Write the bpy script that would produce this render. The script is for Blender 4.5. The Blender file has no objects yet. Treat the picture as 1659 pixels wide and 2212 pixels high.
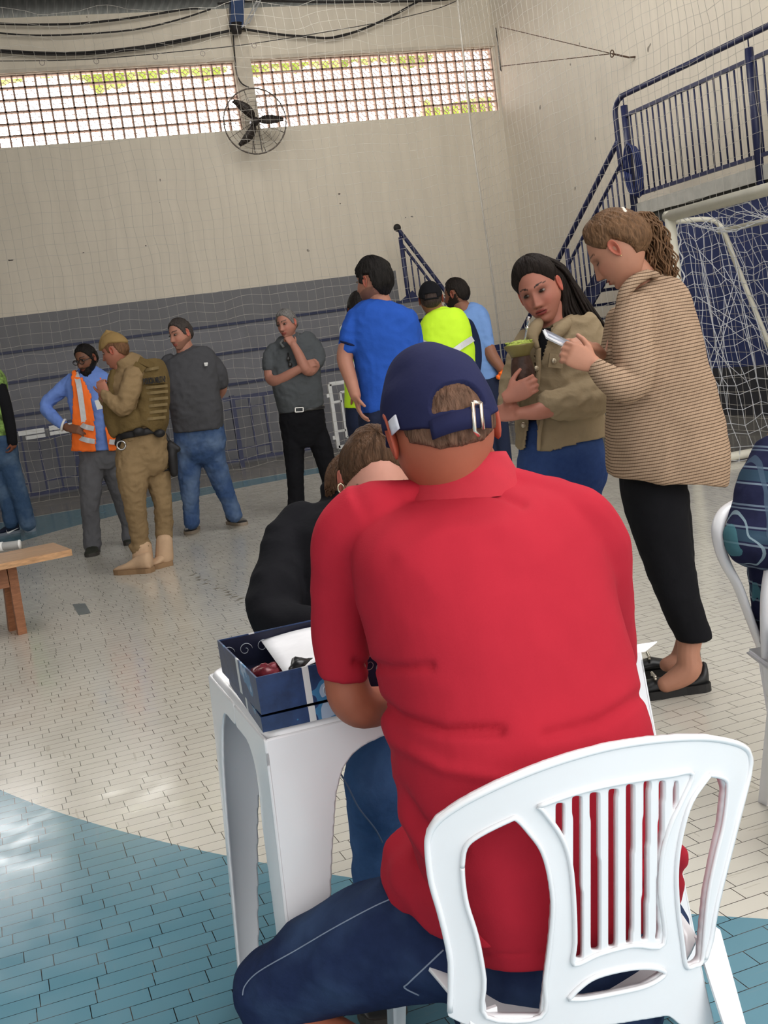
import bpy, bmesh, math, random
from mathutils import Vector, Matrix, noise
from math import sin, cos, pi, exp, radians, sqrt, atan2
random.seed(7)
SC = bpy.context.scene
COL = SC.collection
# ------------------------------------------------------------------ camera (photo 1659 x 2212)
CX, CY, FL = 829.5, 1106.0, 2500.0
CAM = Vector((0, 0, 1.32))
PT, RL, YW = radians(8.022), radians(8.060), radians(18.356)
FWD = Vector((sin(YW)*cos(PT), cos(YW)*cos(PT), -sin(PT)))
_r = Vector((cos(YW), -sin(YW), 0)); _u = _r.cross(FWD)
RT = _r*cos(RL) - _u*sin(RL); UP = _r*sin(RL) + _u*cos(RL)
HN = Vector((sin(YW), cos(YW), 0))      # horizontal, away from the camera
HR = Vector((cos(YW), -sin(YW), 0))     # horizontal, to the right
Z = Vector((0, 0, 1))
cam = bpy.data.cameras.new('camera'); co = bpy.data.objects.new('camera', cam); COL.objects.link(co)
co.matrix_world = Matrix(((RT.x, UP.x, -FWD.x, CAM.x), (RT.y, UP.y, -FWD.y, CAM.y), (RT.z, UP.z, -FWD.z, CAM.z), (0, 0, 0, 1)))
cam.sensor_fit = 'VERTICAL'; cam.sensor_height = 36; cam.lens = 36*FL/2212; cam.clip_start = .05; cam.clip_end = 300
SC.camera = co
# ------------------------------------------------------------------ world, lights, exposure
SC.view_settings.view_transform = 'Standard'; SC.view_settings.look = 'None'
SC.view_settings.gamma = 1; SC.view_settings.use_curve_mapping = False
SC.view_settings.exposure = 0.74
W = bpy.data.worlds.new('sky'); SC.world = W; W.use_nodes = True
wn = W.node_tree.nodes; wl = W.node_tree.links; wn.clear()
wo = wn.new('ShaderNodeOutputWorld'); wb = wn.new('ShaderNodeBackground')
wt = wn.new('ShaderNodeTexCoord'); wsx = wn.new('ShaderNodeSeparateXYZ'); wr = wn.new('ShaderNodeValToRGB')
wl.new(wt.outputs['Generated'], wsx.inputs[0]); wl.new(wsx.outputs[2], wr.inputs[0])
wr.color_ramp.elements[0].position = 0.0; wr.color_ramp.elements[0].color = (.62, .58, .52, 1)
wr.color_ramp.elements[1].position = .06; wr.color_ramp.elements[1].color = (1.0, .985, .97, 1)
# the sky is brightest low on the far side, where the sun stands behind thin cloud
_d = wn.new('ShaderNodeVectorMath'); _d.operation = 'DOT_PRODUCT'; _d.inputs[1].default_value = (.0, .99, .12); wl.new(wt.outputs['Generated'], _d.inputs[0])
_m = wn.new('ShaderNodeMapRange'); _m.interpolation_type = 'SMOOTHSTEP'; _m.inputs[1].default_value = .2; _m.inputs[2].default_value = .85; _m.inputs[3].default_value = 1.15; _m.inputs[4].default_value = 11.0
wl.new(_d.outputs['Value'], _m.inputs[0]); wl.new(_m.outputs[0], wb.inputs[1])
wl.new(wr.outputs[0], wb.inputs[0]); wl.new(wb.outputs[0], wo.inputs[0])

def area(name, loc, tgt, sx, sy, power, col=(1, 1, 1)):
    l = bpy.data.lights.new(name, 'AREA'); l.shape = 'RECTANGLE'; l.size = sx; l.size_y = sy; l.energy = power; l.color = col
    o = bpy.data.objects.new(name, l); COL.objects.link(o); o.location = loc
    o.rotation_euler = (Vector(tgt)-Vector(loc)).to_track_quat('-Z', 'Y').to_euler(); return o
# added area lamps: daylight from behind on the right, and an overhead fill
area('near_side_fill', (5.0, -4.5, 3.6), (1.5, 3, .8), 6, 4, 135, (1, .98, .95))
area('overhead_fill', (3.6, 3.4, 6.95), (3.4, 3.6, 0), 5, 3, 60, (1, .98, .96))

area('wall_fill', (4.6, 12.2, 6.9), (8.9, 14.2, 4.6), 4.5, 2.5, 135, (1, .97, .92))  # added fill under the closed roof, brightens the right wall
area('wall_fill', (1.5, 12.5, 6.9), (2.4, 17.9, 3.4), 5.5, 2.0, 40, (1, .97, .92))  # second added fill, brightens the far wall

# ------------------------------------------------------------------ camera helpers: a photo pixel becomes a real place
def ray(x, y): return FWD + RT*((x-CX)/FL) - UP*((y-CY)/FL)
def G(x, y, z=0.0):
    v = ray(x, y); return CAM + v*((z-CAM.z)/v.z)
def onX(x, y, X): v = ray(x, y); return CAM + v*(X/v.x)
def onY(x, y, Y): v = ray(x, y); return CAM + v*(Y/v.y)
def onP(x, y, p, n): v = ray(x, y); return CAM + v*((p-CAM).dot(n)/v.dot(n))
def H(x, y, hd): v = ray(x, y); return CAM + v*(hd/v.dot(HN))

# ------------------------------------------------------------------ materials
def mat(name, col, rough=.8, metal=0, var=.12, vs=6.0, bump=0, bs=80, bd=.004, spec=.3, alpha=1, trans=0, emit=0, stretch=None, vcol=None, sheen=0, attr=None, coat=0, sss=0):
    m = bpy.data.materials.new(name); m.use_nodes = True
    n = m.node_tree.nodes; l = m.node_tree.links; b = n['Principled BSDF']
    b.inputs['Roughness'].default_value = rough; b.inputs['Metallic'].default_value = metal
    b.inputs['Specular IOR Level'].default_value = spec
    if sheen: b.inputs['Sheen Weight'].default_value = sheen
    if coat: b.inputs['Coat Weight'].default_value = coat
    if trans: b.inputs['Transmission Weight'].default_value = trans
    if sss:
        b.inputs['Subsurface Weight'].default_value = sss; b.inputs['Subsurface Radius'].default_value = (.012, .005, .003); b.inputs['Subsurface Scale'].default_value = 1.0
    if alpha < 1: b.inputs['Alpha'].default_value = alpha
    tc = n.new('ShaderNodeTexCoord'); mp = n.new('ShaderNodeMapping'); l.new(tc.outputs['Object'], mp.inputs[0])
    if stretch: mp.inputs['Scale'].default_value = stretch
    nz = n.new('ShaderNodeTexNoise'); nz.inputs['Scale'].default_value = vs; nz.inputs['Detail'].default_value = 5; nz.inputs['Roughness'].default_value = .6
    l.new(mp.outputs[0], nz.inputs['Vector'])
    mr = n.new('ShaderNodeMapRange'); mr.inputs['From Min'].default_value = .3; mr.inputs['From Max'].default_value = .7
    mr.inputs['To Min'].default_value = 1-var; mr.inputs['To Max'].default_value = 1+var; l.new(nz.outputs[0], mr.inputs[0])
    vm = n.new('ShaderNodeVectorMath'); vm.operation = 'SCALE'
    if attr:
        at = n.new('ShaderNodeAttribute'); at.attribute_name = attr; l.new(at.outputs['Color'], vm.inputs[0])
    else: vm.inputs[0].default_value = col[:3]
    l.new(mr.outputs[0], vm.inputs['Scale']); l.new(vm.outputs[0], b.inputs['Base Color'])
    if bump:
        bn = n.new('ShaderNodeTexNoise'); bn.inputs['Scale'].default_value = bs; bn.inputs['Detail'].default_value = 4
        l.new(mp.outputs[0], bn.inputs['Vector'])
        bp = n.new('ShaderNodeBump'); bp.inputs['Strength'].default_value = bump; bp.inputs['Distance'].default_value = bd
        l.new(bn.outputs[0], bp.inputs['Height']); l.new(bp.outputs[0], b.inputs['Normal'])
    if emit:
        b.inputs['Emission Strength'].default_value = emit; b.inputs['Emission Color'].default_value = (*col[:3], 1)
    m['_c'] = 1
    return m
def math_node(n, l, op, a, b=None, c=None):
    q = n.new('ShaderNodeMath'); q.operation = op
    for i, v in enumerate((a, b, c)):
        if v is None: continue
        if isinstance(v, (int, float)): q.inputs[i].default_value = v
        else: l.new(v, q.inputs[i])
    return q.outputs[0]
def mixc(n, l, f, a, b, mode='MIX'):
    q = n.new('ShaderNodeMix'); q.data_type = 'RGBA'; q.blend_type = mode
    for s, v in ((q.inputs[0], f), (q.inputs[6], a), (q.inputs[7], b)):
        if isinstance(v, (int, float)): s.default_value = v
        elif isinstance(v, tuple): s.default_value = (*v[:3], 1)
        else: l.new(v, s)
    return q.outputs[2]

# ------------------------------------------------------------------ mesh helpers
def link(name, me, m=None, parent=None, smooth=True, origin=None):
    if isinstance(me, bmesh.types.BMesh):
        bm = me; me = bpy.data.meshes.new(name)
        if origin is None and parent is not None: origin = parent_origin(parent)
        if origin is not None: bmesh.ops.translate(bm, vec=-Vector(origin), verts=bm.verts)
        bm.to_mesh(me); bm.free()
    o = bpy.data.objects.new(name, me); COL.objects.link(o)
    if m is not None and len(me.materials) == 0: me.materials.append(m)
    if smooth: me.polygons.foreach_set('use_smooth', [True]*len(me.polygons))
    if parent is not None: o.parent = parent
    elif origin is not None: o.location = origin
    return o
def parent_origin(p):
    o = Vector((0, 0, 0))
    while p is not None: o = o + p.location; p = p.parent
    return o
def tag(o, label=None, cat=None, group=None, kind=None):
    if label: o['label'] = label
    if cat: o['category'] = cat
    if group: o['group'] = group
    if kind: o['kind'] = kind
    return o
def thing(name, loc, label, cat, group=None):
    o = bpy.data.objects.new(name, None); COL.objects.link(o); o.location = loc; o.empty_display_size = .1
    return tag(o, label, cat, group)
def box(bm, lo, hi, mtx=None):
    x0, y0, z0 = lo; x1, y1, z1 = hi
    vs = [Vector(p) for p in ((x0,y0,z0),(x1,y0,z0),(x1,y1,z0),(x0,y1,z0),(x0,y0,z1),(x1,y0,z1),(x1,y1,z1),(x0,y1,z1))]
    if mtx: vs = [mtx @ v for v in vs]
    v = [bm.verts.new(p) for p in vs]
    for f in ((0,3,2,1),(4,5,6,7),(0,1,5,4),(1,2,6,5),(2,3,7,6),(3,0,4,7)): bm.faces.new([v[i] for i in f])
def bar(bm, a, b, w, h, up=Z):
    a = Vector(a); b = Vector(b); t = (b-a).normalized(); s = t.cross(up)
    if s.length < 1e-4: s = t.cross(Vector((0, 1, 0)))
    s.normalize(); u = s.cross(t)
    v = []
    for p in (a, b):
        for i, j in ((-1, -1), (1, -1), (1, 1), (-1, 1)): v.append(bm.verts.new(p+s*(w/2*i)+u*(h/2*j)))
    for f in ((3,2,1,0),(4,5,6,7),(0,1,5,4),(1,2,6,5),(2,3,7,6),(3,0,4,7)): bm.faces.new([v[i] for i in f])
def ringloft(bm, rings, caps=True):
    vs = [[bm.verts.new(p) for p in r] for r in rings]; n = len(vs[0])
    for a, b in zip(vs, vs[1:]):
        for i in range(n): bm.faces.new((a[i], a[(i+1) % n], b[(i+1) % n], b[i]))
    if caps:
        bm.faces.new(list(reversed(vs[0]))); bm.faces.new(vs[-1])
def frames(pts):
    ts = []
    for i in range(len(pts)):
        t = (pts[min(i+1, len(pts)-1)] - pts[max(i-1, 0)]); ts.append(t.normalized() if t.length > 1e-9 else Z)
    s = ts[0].orthogonal().normalized(); out = []
    for t in ts:
        s = (s - t*s.dot(t));
        s = s.normalized() if s.length > 1e-6 else t.orthogonal().normalized()
        out.append((t, s, t.cross(s)))
    return out
def catmull(pts, k=4):
    """pts: list of tuples of floats; returns smooth subdivided list"""
    P = [list(p) for p in pts]
    if len(P) < 3: return P
    out = []
    for i in range(len(P)-1):
        p0 = P[max(i-1, 0)]; p1 = P[i]; p2 = P[i+1]; p3 = P[min(i+2, len(P)-1)]
        for j in range(k):
            t = j/k
            out.append([.5*((2*b)+(-a+c)*t+(2*a-5*b+4*c-d)*t*t+(-a+3*b-3*c+d)*t**3) for a, b, c, d in zip(p0, p1, p2, p3)])
    out.append(P[-1]); return out
def tube(bm, pts, rad, seg=12, dome=False, closed=False):
    pts = [Vector(p) for p in pts]
    if not hasattr(rad, '__len__'): rad = [rad]*len(pts)
    rad = list(rad)
    fr = frames(pts); rings = []
    def R(p, s, u, r): return [p + s*(r*cos(2*pi*i/seg)) + u*(r*sin(2*pi*i/seg)) for i in range(seg)]
    if dome:
        t, s, u = fr[0]
        for k in (.15, .5, .8): rings.append(R(pts[0]-t*rad[0]*cos(k*pi/2), s, u, rad[0]*sin(k*pi/2)))
    for p, (t, s, u), r in zip(pts, fr, rad): rings.append(R(p, s, u, r))
    if dome:
        t, s, u = fr[-1]
        for k in (.8, .5, .15): rings.append(R(pts[-1]+t*rad[-1]*cos(k*pi/2), s, u, rad[-1]*sin(k*pi/2)))
    ringloft(bm, rings)
def stube(bm, pts, rad, seg=12, dome=False, k=5):
    """smooth tube through few points; rad per point"""
    if not hasattr(rad, '__len__'): rad = [rad]*len(pts)
    q = catmull([(*p, r) for p, r in zip(pts, rad)], k)
    tube(bm, [Vector(a[:3]) for a in q], [max(a[3], 1e-4) for a in q], seg, dome)
def ellip(bm, c, r, rot=None, seg=20, rg=14):
    rings = []
    for i in range(1, rg):
        a = pi*i/rg
        rings.append([Vector((r[0]*sin(a)*cos(2*pi*j/seg), r[1]*sin(a)*sin(2*pi*j/seg), r[2]*cos(a))) for j in range(seg)])
    if rot is not None: rings = [[rot @ v for v in q] for q in rings]
    ringloft(bm, [[v+Vector(c) for v in q] for q in reversed(rings)])
def evalmesh(bm, mods, name='m'):
    me = bpy.data.meshes.new(name); bm.to_mesh(me); bm.free()
    o = bpy.data.objects.new('tmp', me); COL.objects.link(o)
    for t, kw in mods:
        md = o.modifiers.new(t, t)
        for k, v in kw.items(): setattr(md, k, v)
    dg = bpy.context.evaluated_depsgraph_get(); dg.update()
    r = bpy.data.meshes.new_from_object(o.evaluated_get(dg))
    bpy.data.objects.remove(o); bpy.data.meshes.remove(me); r.name = name
    return r
def remesh(bm, vox, smooth=3, fac=.5):
    me = evalmesh(bm, [('REMESH', dict(mode='VOXEL', voxel_size=vox)), ('SMOOTH', dict(factor=fac, iterations=smooth))])
    b = bmesh.new(); b.from_mesh(me); bpy.data.meshes.remove(me); return b
def wrinkle(bm, amp, freq, sc=(1, 1, 1), ridge=0.0, seed=0.0):
    bm.normal_update()
    for v in bm.verts:
        p = Vector((v.co.x*sc[0]*freq+seed, v.co.y*sc[1]*freq, v.co.z*sc[2]*freq))
        d = noise.noise(p) + .5*noise.noise(p*2.1)
        if ridge: d = d*(1-ridge) + ridge*(.35-abs(noise.noise(p*1.3+Vector((9, 3, 1))))*2.2)
        v.co += v.normal*(amp*d)
def plate(outline, holes, thick, cell, fmap, smooth=8):
    """flat outline in 2D units with holes -> grid sheet with smoothed edges -> fmap(x, y, w) at both faces"""
    import numpy as np
    loops = [outline]+holes
    xs = [p[0] for p in outline]; ys = [p[1] for p in outline]; x0, y0 = min(xs), min(ys)
    nx, ny = int((max(xs)-x0)/cell)+1, int((max(ys)-y0)/cell)+1
    gx = x0+(np.arange(nx)+.5)*cell; ins = np.zeros((ny, nx), bool)
    for r in range(ny):
        y = y0+(r+.5)*cell+1e-7
        for lp in loops:
            for (ax, ay), (bx, by) in zip(lp, lp[1:]+lp[:1]):
                if (ay > y) != (by > y): ins[r] ^= gx < ax+(y-ay)/(by-ay)*(bx-ax)
    vid = {}; P = []; F = []
    def V(i, j):
        if (i, j) not in vid: vid[(i, j)] = len(P); P.append([x0+i*cell, y0+j*cell])
        return vid[(i, j)]
    for j in range(ny):
        for i in range(nx):
            if ins[j, i]: F.append((V(i, j), V(i+1, j), V(i+1, j+1), V(i, j+1)))
    ec = {}
    for f in F:
        for q in range(4): e = (f[q], f[(q+1) % 4]); ec[tuple(sorted(e))] = ec.get(tuple(sorted(e)), 0)+1
    bnb = {}; nb = {}
    for (u, v), c in ec.items():
        nb.setdefault(u, []).append(v); nb.setdefault(v, []).append(u)
        if c == 1: bnb.setdefault(u, []).append(v); bnb.setdefault(v, []).append(u)
    P = np.array(P, float); B = [(k, v) for k, v in bnb.items() if len(v) == 2]
    bi = np.array([k for k, v in B]); bn = np.array([v for k, v in B])
    for _ in range(smooth): Q = P.copy(); Q[bi] = .5*P[bi]+.25*(P[bn[:, 0]]+P[bn[:, 1]]); P = Q
    inn = [k for k in nb if k not in bnb and len(nb[k]) == 4]
    if inn:
        ii = np.array(inn); nn = np.array([nb[k] for k in inn])
        for _ in range(4): Q = P.copy(); Q[ii] = P[nn].mean(1); P = Q
    b = bmesh.new(); h = thick/2
    T = [b.verts.new(fmap(x, y, -h)) for x, y in P]; Bt = [b.verts.new(fmap(x, y, h)) for x, y in P]
    for f in F: b.faces.new([T[k] for k in f]); b.faces.new([Bt[k] for k in reversed(f)])
    for f in F:
        for q in range(4):
            u, v = f[q], f[(q+1) % 4]
            if ec[tuple(sorted((u, v)))] == 1: b.faces.new((T[v], T[u], Bt[u], Bt[v]))
    bmesh.ops.recalc_face_normals(b, faces=b.faces)
    bmesh.ops.bevel(b, geom=[e for e in b.edges if len(e.link_faces) == 2 and e.calc_face_angle(0) > 1.0], offset=thick*.22, segments=2, affect='EDGES') if len(F) < 9000 else None
    return b
from mathutils.bvhtree import BVHTree
def surf(tree, x, y, off=.001, fall=None):
    """the point of a surface seen at a photo pixel, lifted off it by off"""
    v = ray(x, y).normalized(); loc, n, i, d = tree.ray_cast(CAM, v)
    return (loc-v*off) if loc is not None else fall
def sm(loop, k=4):
    """closed smooth loop"""
    n = len(loop); out = []
    for i in range(n):
        a, b, c, d = loop[i-1], loop[i], loop[(i+1) % n], loop[(i+2) % n]
        for j in range(k):
            t = j/k
            out.append(tuple(.5*((2*q)+(-p+r)*t+(2*p-5*q+4*r-s)*t*t+(-p+3*q-3*r+s)*t**3) for p, q, r, s in zip(a, b, c, d)))
    return out
def struct(name, bm, m, smooth=False): return tag(link(name, bm, m, smooth=smooth), kind='structure')
# ================================================================== THE SETTING
XW, YWALL, ROOF = 9.0, 18.0, 6.74
# ---- floor
def floor_material():
    m = bpy.data.materials.new('painted_parquet'); m.use_nodes = True
    n = m.node_tree.nodes; l = m.node_tree.links; b = n['Principled BSDF']
    tc = n.new('ShaderNodeTexCoord'); sx = n.new('ShaderNodeSeparateXYZ'); l.new(tc.outputs['Object'], sx.inputs[0])
    X, Y = sx.outputs[0], sx.outputs[1]
    M = lambda *a: math_node(n, l, *a)
    def circ(cx, cy, r): return M('LESS_THAN', M('SQRT', M('ADD', M('POWER', M('SUBTRACT', X, cx), 2), M('POWER', M('SUBTRACT', Y, cy), 2))), r)
    cream = M('MAXIMUM', M('MULTIPLY', circ(5.35, 6.5, 6.0), M('LESS_THAN', Y, 8.2)), M('MULTIPLY', circ(3.587, 8.14, 4.71), M('GREATER_THAN', Y, 8.2)))
    cream = M('MAXIMUM', cream, M('MULTIPLY', M('LESS_THAN', X, -.4), M('MULTIPLY', M('GREATER_THAN', Y, 4.6), M('LESS_THAN', Y, 10.8))))
    court = M('MULTIPLY', M('LESS_THAN', Y, 13.5), M('LESS_THAN', X, 5.75))
    # strips
    br = n.new('ShaderNodeTexBrick'); br.offset = .37; br.squash = 1
    mp = n.new('ShaderNodeMapping'); wnz = n.new('ShaderNodeTexWhiteNoise'); wnz.noise_dimensions = '1D'; l.new(M('FLOOR', M('DIVIDE', Y, .058)), wnz.inputs['W'])
    cb = n.new('ShaderNodeCombineXYZ'); l.new(M('ADD', M('ADD', X, 20.0), M('MULTIPLY', wnz.outputs[0], .09)), cb.inputs[0]); l.new(M('ADD', Y, 5.8), cb.inputs[1]); l.new(cb.outputs[0], br.inputs['Vector'])
    nzw = n.new('ShaderNodeTexNoise'); nzw.inputs['Scale'].default_value = 1.1
    br.inputs['Scale'].default_value = 1; br.inputs['Brick Width'].default_value = .128; br.inputs['Row Height'].default_value = .058
    br.inputs['Mortar Size'].default_value = .0011; br.inputs['Mortar Smooth'].default_value = .1; br.inputs['Bias'].default_value = 0
    br.inputs['Color1'].default_value = (1, 1, 1, 1); br.inputs['Color2'].default_value = (.96, .96, .955, 1)
    # gaps open and close along the joint
    gn = n.new('ShaderNodeTexNoise'); gn.inputs['Scale'].default_value = 9; gn.inputs['Detail'].default_value = 3; l.new(tc.outputs['Object'], gn.inputs['Vector'])
    gap = M('MULTIPLY', br.outputs['Fac'], M('MULTIPLY', M('GREATER_THAN', gn.outputs[0], .52), .8))
    # wear scratches
    sc = n.new('ShaderNodeTexNoise'); ms = n.new('ShaderNodeMapping'); ms.inputs['Scale'].default_value = (3, 40, 1); ms.inputs['Rotation'].default_value = (0, 0, .35)
    l.new(tc.outputs['Object'], ms.inputs[0]); l.new(ms.outputs[0], sc.inputs['Vector']); sc.inputs['Scale'].default_value = 1.6; sc.inputs['Detail'].default_value = 3
    s1 = M('GREATER_THAN', sc.outputs[0], .665)
    sc2 = n.new('ShaderNodeTexNoise'); ms2 = n.new('ShaderNodeMapping'); ms2.inputs['Scale'].default_value = (30, 4, 1); ms2.inputs['Rotation'].default_value = (0, 0, .6)
    l.new(tc.outputs['Object'], ms2.inputs[0]); l.new(ms2.outputs[0], sc2.inputs['Vector']); sc2.inputs['Scale'].default_value = 1.3
    s2 = M('GREATER_THAN', sc2.outputs[0], .69)
    scr = M('MULTIPLY', M('MULTIPLY', M('MAXIMUM', s1, s2), .38), M('ADD', .12, M('MULTIPLY', cream, .88)))
    big = n.new('ShaderNodeTexNoise'); big.inputs['Scale'].default_value = .9; big.inputs['Detail'].default_value = 6; l.new(tc.outputs['Object'], big.inputs['Vector'])
    bm_ = n.new('ShaderNodeMapRange'); bm_.inputs[1].default_value = .3; bm_.inputs[2].default_value = .7; bm_.inputs[3].default_value = .9; bm_.inputs[4].default_value = 1.06; l.new(big.outputs[0], bm_.inputs[0])
    col = mixc(n, l, cream, (.118, .262, .33), (.63, .60, .525))
    col = mixc(n, l, court, (.22, .205, .175), col)
    col = mixc(n, l, 1.0, col, br.outputs['Color'], 'MULTIPLY')
    v = n.new('ShaderNodeVectorMath'); v.operation = 'SCALE'; l.new(col, v.inputs[0]); l.new(bm_.outputs[0], v.inputs['Scale'])
    col = mixc(n, l, scr, v.outputs[0], (.33, .29, .22))
    # faded court line marks
    ln = M('MULTIPLY', M('LESS_THAN', M('ABSOLUTE', M('SUBTRACT', Y, 13.5)), .03), M('LESS_THAN', X, 5.8))
    col = mixc(n, l, M('MULTIPLY', ln, .8), col, (.6, .6, .56))
    col = mixc(n, l, M('MULTIPLY', M('MULTIPLY', gap, court), M('SUBTRACT', 1, M('MULTIPLY', cream, .65))), col, (.06, .05, .04))
    l.new(col, b.inputs['Base Color'])
    rr = n.new('ShaderNodeMapRange'); rr.inputs[1].default_value = .3; rr.inputs[2].default_value = .7; rr.inputs[3].default_value = .10; rr.inputs[4].default_value = .24
    l.new(gn.outputs[0], rr.inputs[0]); l.new(rr.outputs[0], b.inputs['Roughness'])
    b.inputs['Specular IOR Level'].default_value = .5
    bp = n.new('ShaderNodeBump'); bp.inputs['Strength'].default_value = .22; bp.inputs['Distance'].default_value = .002
    hh = M('SUBTRACT', M('MULTIPLY', gn.outputs[0], .8), gap); l.new(hh, bp.inputs['Height']); l.new(bp.outputs[0], b.inputs['Normal'])
    return m
bm = bmesh.new(); box(bm, (-9, -3.0, -.1), (XW+.2, YWALL+.2, 0)); struct('floor', bm, floor_material())

# ---- walls
def wall_mat(name, low, high, zs, streak=True):
    m = bpy.data.materials.new(name); m.use_nodes = True
    n = m.node_tree.nodes; l = m.node_tree.links; b = n['Principled BSDF']; M = lambda *a: math_node(n, l, *a)
    tc = n.new('ShaderNodeTexCoord'); sx = n.new('ShaderNodeSeparateXYZ'); l.new(tc.outputs['Object'], sx.inputs[0])
    mp = n.new('ShaderNodeMapping'); mp.inputs['Scale'].default_value = (5, 5, .5); l.new(tc.outputs['Object'], mp.inputs[0])
    nz = n.new('ShaderNodeTexNoise'); nz.inputs['Scale'].default_value = 1.2; nz.inputs['Detail'].default_value = 6; l.new(mp.outputs[0], nz.inputs['Vector'])
    r = n.new('ShaderNodeMapRange'); r.inputs[1].default_value = .3; r.inputs[2].default_value = .75; r.inputs[3].default_value = .93; r.inputs[4].default_value = 1.04; l.new(nz.outputs[0], r.inputs[0])
    lo = mixc(n, l, M('GREATER_THAN', sx.outputs[0], 6.75), low, mixc(n, l, M('GREATER_THAN', sx.outputs[2], 1.1), (.03, .04, .13), high)); c = mixc(n, l, M('GREATER_THAN', sx.outputs[2], zs), lo, high)
    v = n.new('ShaderNodeVectorMath'); v.operation = 'SCALE'; l.new(c, v.inputs[0]); l.new(r.outputs[0], v.inputs['Scale'])
    sp = n.new('ShaderNodeTexNoise'); sp.inputs['Scale'].default_value = 5.5; sp.inputs['Detail'].default_value = 1; l.new(tc.outputs['Object'], sp.inputs['Vector'])
    c2 = mixc(n, l, M('MULTIPLY', M('GREATER_THAN', sp.outputs[0], .80), .7), v.outputs[0], (.10, .08, .06))
    l.new(c2, b.inputs['Base Color']); b.inputs['Roughness'].default_value = .75; b.inputs['Specular IOR Level'].default_value = .2
    return m
CREAM = (.70, .635, .53)
MW = wall_mat('cream_wall_paint', (.19, .19, .20), CREAM, 2.52)
MR = wall_mat('cream_side_wall_paint', (.03, .04, .13), (.74, .675, .57), 1.05)
T = .25
wins = [(-3.9, .22), (.48, 4.58), (4.86, 8.96)]
WZ0, WZ1 = 4.91, 5.92
bm = bmesh.new()
box(bm, (-9, YWALL, 0), (XW+T, YWALL+T, WZ0)); box(bm, (-9, YWALL, WZ1), (XW+T, YWALL+T, ROOF-.04))
xs = [-9] + [v for w in wins for v in w] + [XW+T]
for i in range(0, len(xs), 2): box(bm, (xs[i], YWALL, WZ0), (xs[i+1], YWALL+T, WZ1))
struct('wall_far', bm, MW)
bm = bmesh.new(); box(bm, (XW, -3, 0), (XW+T, YWALL, 9.2)); struct('wall_right', bm, MR)
bm = bmesh.new(); box(bm, (-9-T, -3, 0), (-9.001, YWALL+T, 7.2)); struct('wall_left', bm, MW)  # unseen end wall, added to hold back daylight from the left
# pilaster trims between the windows and along the eaves
MP = mat('beam_paint', (.58, .52, .43), .8)
bm = bmesh.new(); box(bm, (4.60, YWALL-.07, WZ0-.02), (4.84, YWALL-.001, ROOF-.05)); box(bm, (.24, YWALL-.07, WZ0-.02), (.46, YWALL-.001, ROOF-.05)); struct('trim_1', bm, MP)
bm = bmesh.new(); box(bm, (-9, YWALL-.05, WZ1+.01), (XW-.001, YWALL-.001, WZ1+.06)); struct('trim_2', bm, MP)
# ---- corrugated roof, with an unseen gap left to let sky light in
MROOF = mat('zinc_roof_sheet', (.045, .05, .05), .8, 0, .15, 2, spec=.08)
bm = bmesh.new()
def corr(x0, x1, y0, y1, z0, z1):
    nx = int((x1-x0)/.0165); A = []; B = []
    for i in range(nx+1):
        x = x0+(x1-x0)*i/nx; dz = .028*sin(2*pi*x/.13)
        A.append(bm.verts.new((x, y0, z0+dz))); B.append(bm.verts.new((x, y1, z1+dz)))
    for i in range(nx): bm.faces.new((A[i], A[i+1], B[i+1], B[i]))
corr(-9, XW+.6, 7.2, YWALL+.9, ROOF+1.6, ROOF-.02)
corr(-9, 1.0, -2.5, 7.2, ROOF+.5, ROOF+1.6); corr(6.2, XW+.6, -2.5, 7.2, ROOF+.5, ROOF+1.6)
struct('ceiling', bm, MROOF, smooth=True)
# ---- hollow-block lattice in each window opening
MLAT = mat('lattice_flare_tint', (.36, .24, .19), .9, 0, .2, 8)  # brown tint stands in for the flare of the bright windows
def lattice(i, x0, x1):
    bm = bmesh.new(); nx = round((x1-x0)/.166); nz = 6; cw = (x1-x0)/nx; ch = (WZ1-WZ0)/nz
    y0, y1 = YWALL+.06, YWALL+.16; t = .013
    for k in range(nx+1):
        x = x0+k*cw; box(bm, (max(x-t, x0), y0, WZ0), (min(x+t, x1), y1, WZ1))
    for k in range(nz+1):
        z = WZ0+k*ch; box(bm, (x0, y0, max(z-t, WZ0)), (x1, y1, min(z+t, WZ1)))
    yc = (y0+y1)/2; w, d = .0055, .03
    for a in range(nx):
        for c in range(nz):
            cx, cz = x0+(a+.5)*cw, WZ0+(c+.5)*ch; q = .042
            P = [Vector((cx+q, yc, cz)), Vector((cx, yc, cz+q)), Vector((cx-q, yc, cz)), Vector((cx, yc, cz-q))]
            for j in range(4): bar(bm, P[j], P[(j+1) % 4], d, w, up=(P[(j+1) % 4]-P[j]).cross(Vector((0, 1, 0))))
            E = [Vector((cx+cw/2, yc, cz)), Vector((cx, yc, cz+ch/2)), Vector((cx-cw/2, yc, cz)), Vector((cx, yc, cz-ch/2))]
            for j in range(4): bar(bm, P[j], E[j], d, w, up=(E[j]-P[j]).cross(Vector((0, 1, 0))))
    struct('window_%d' % i, bm, MLAT)
for i, (a, b) in enumerate(wins): lattice(i+1, a, b)
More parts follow.
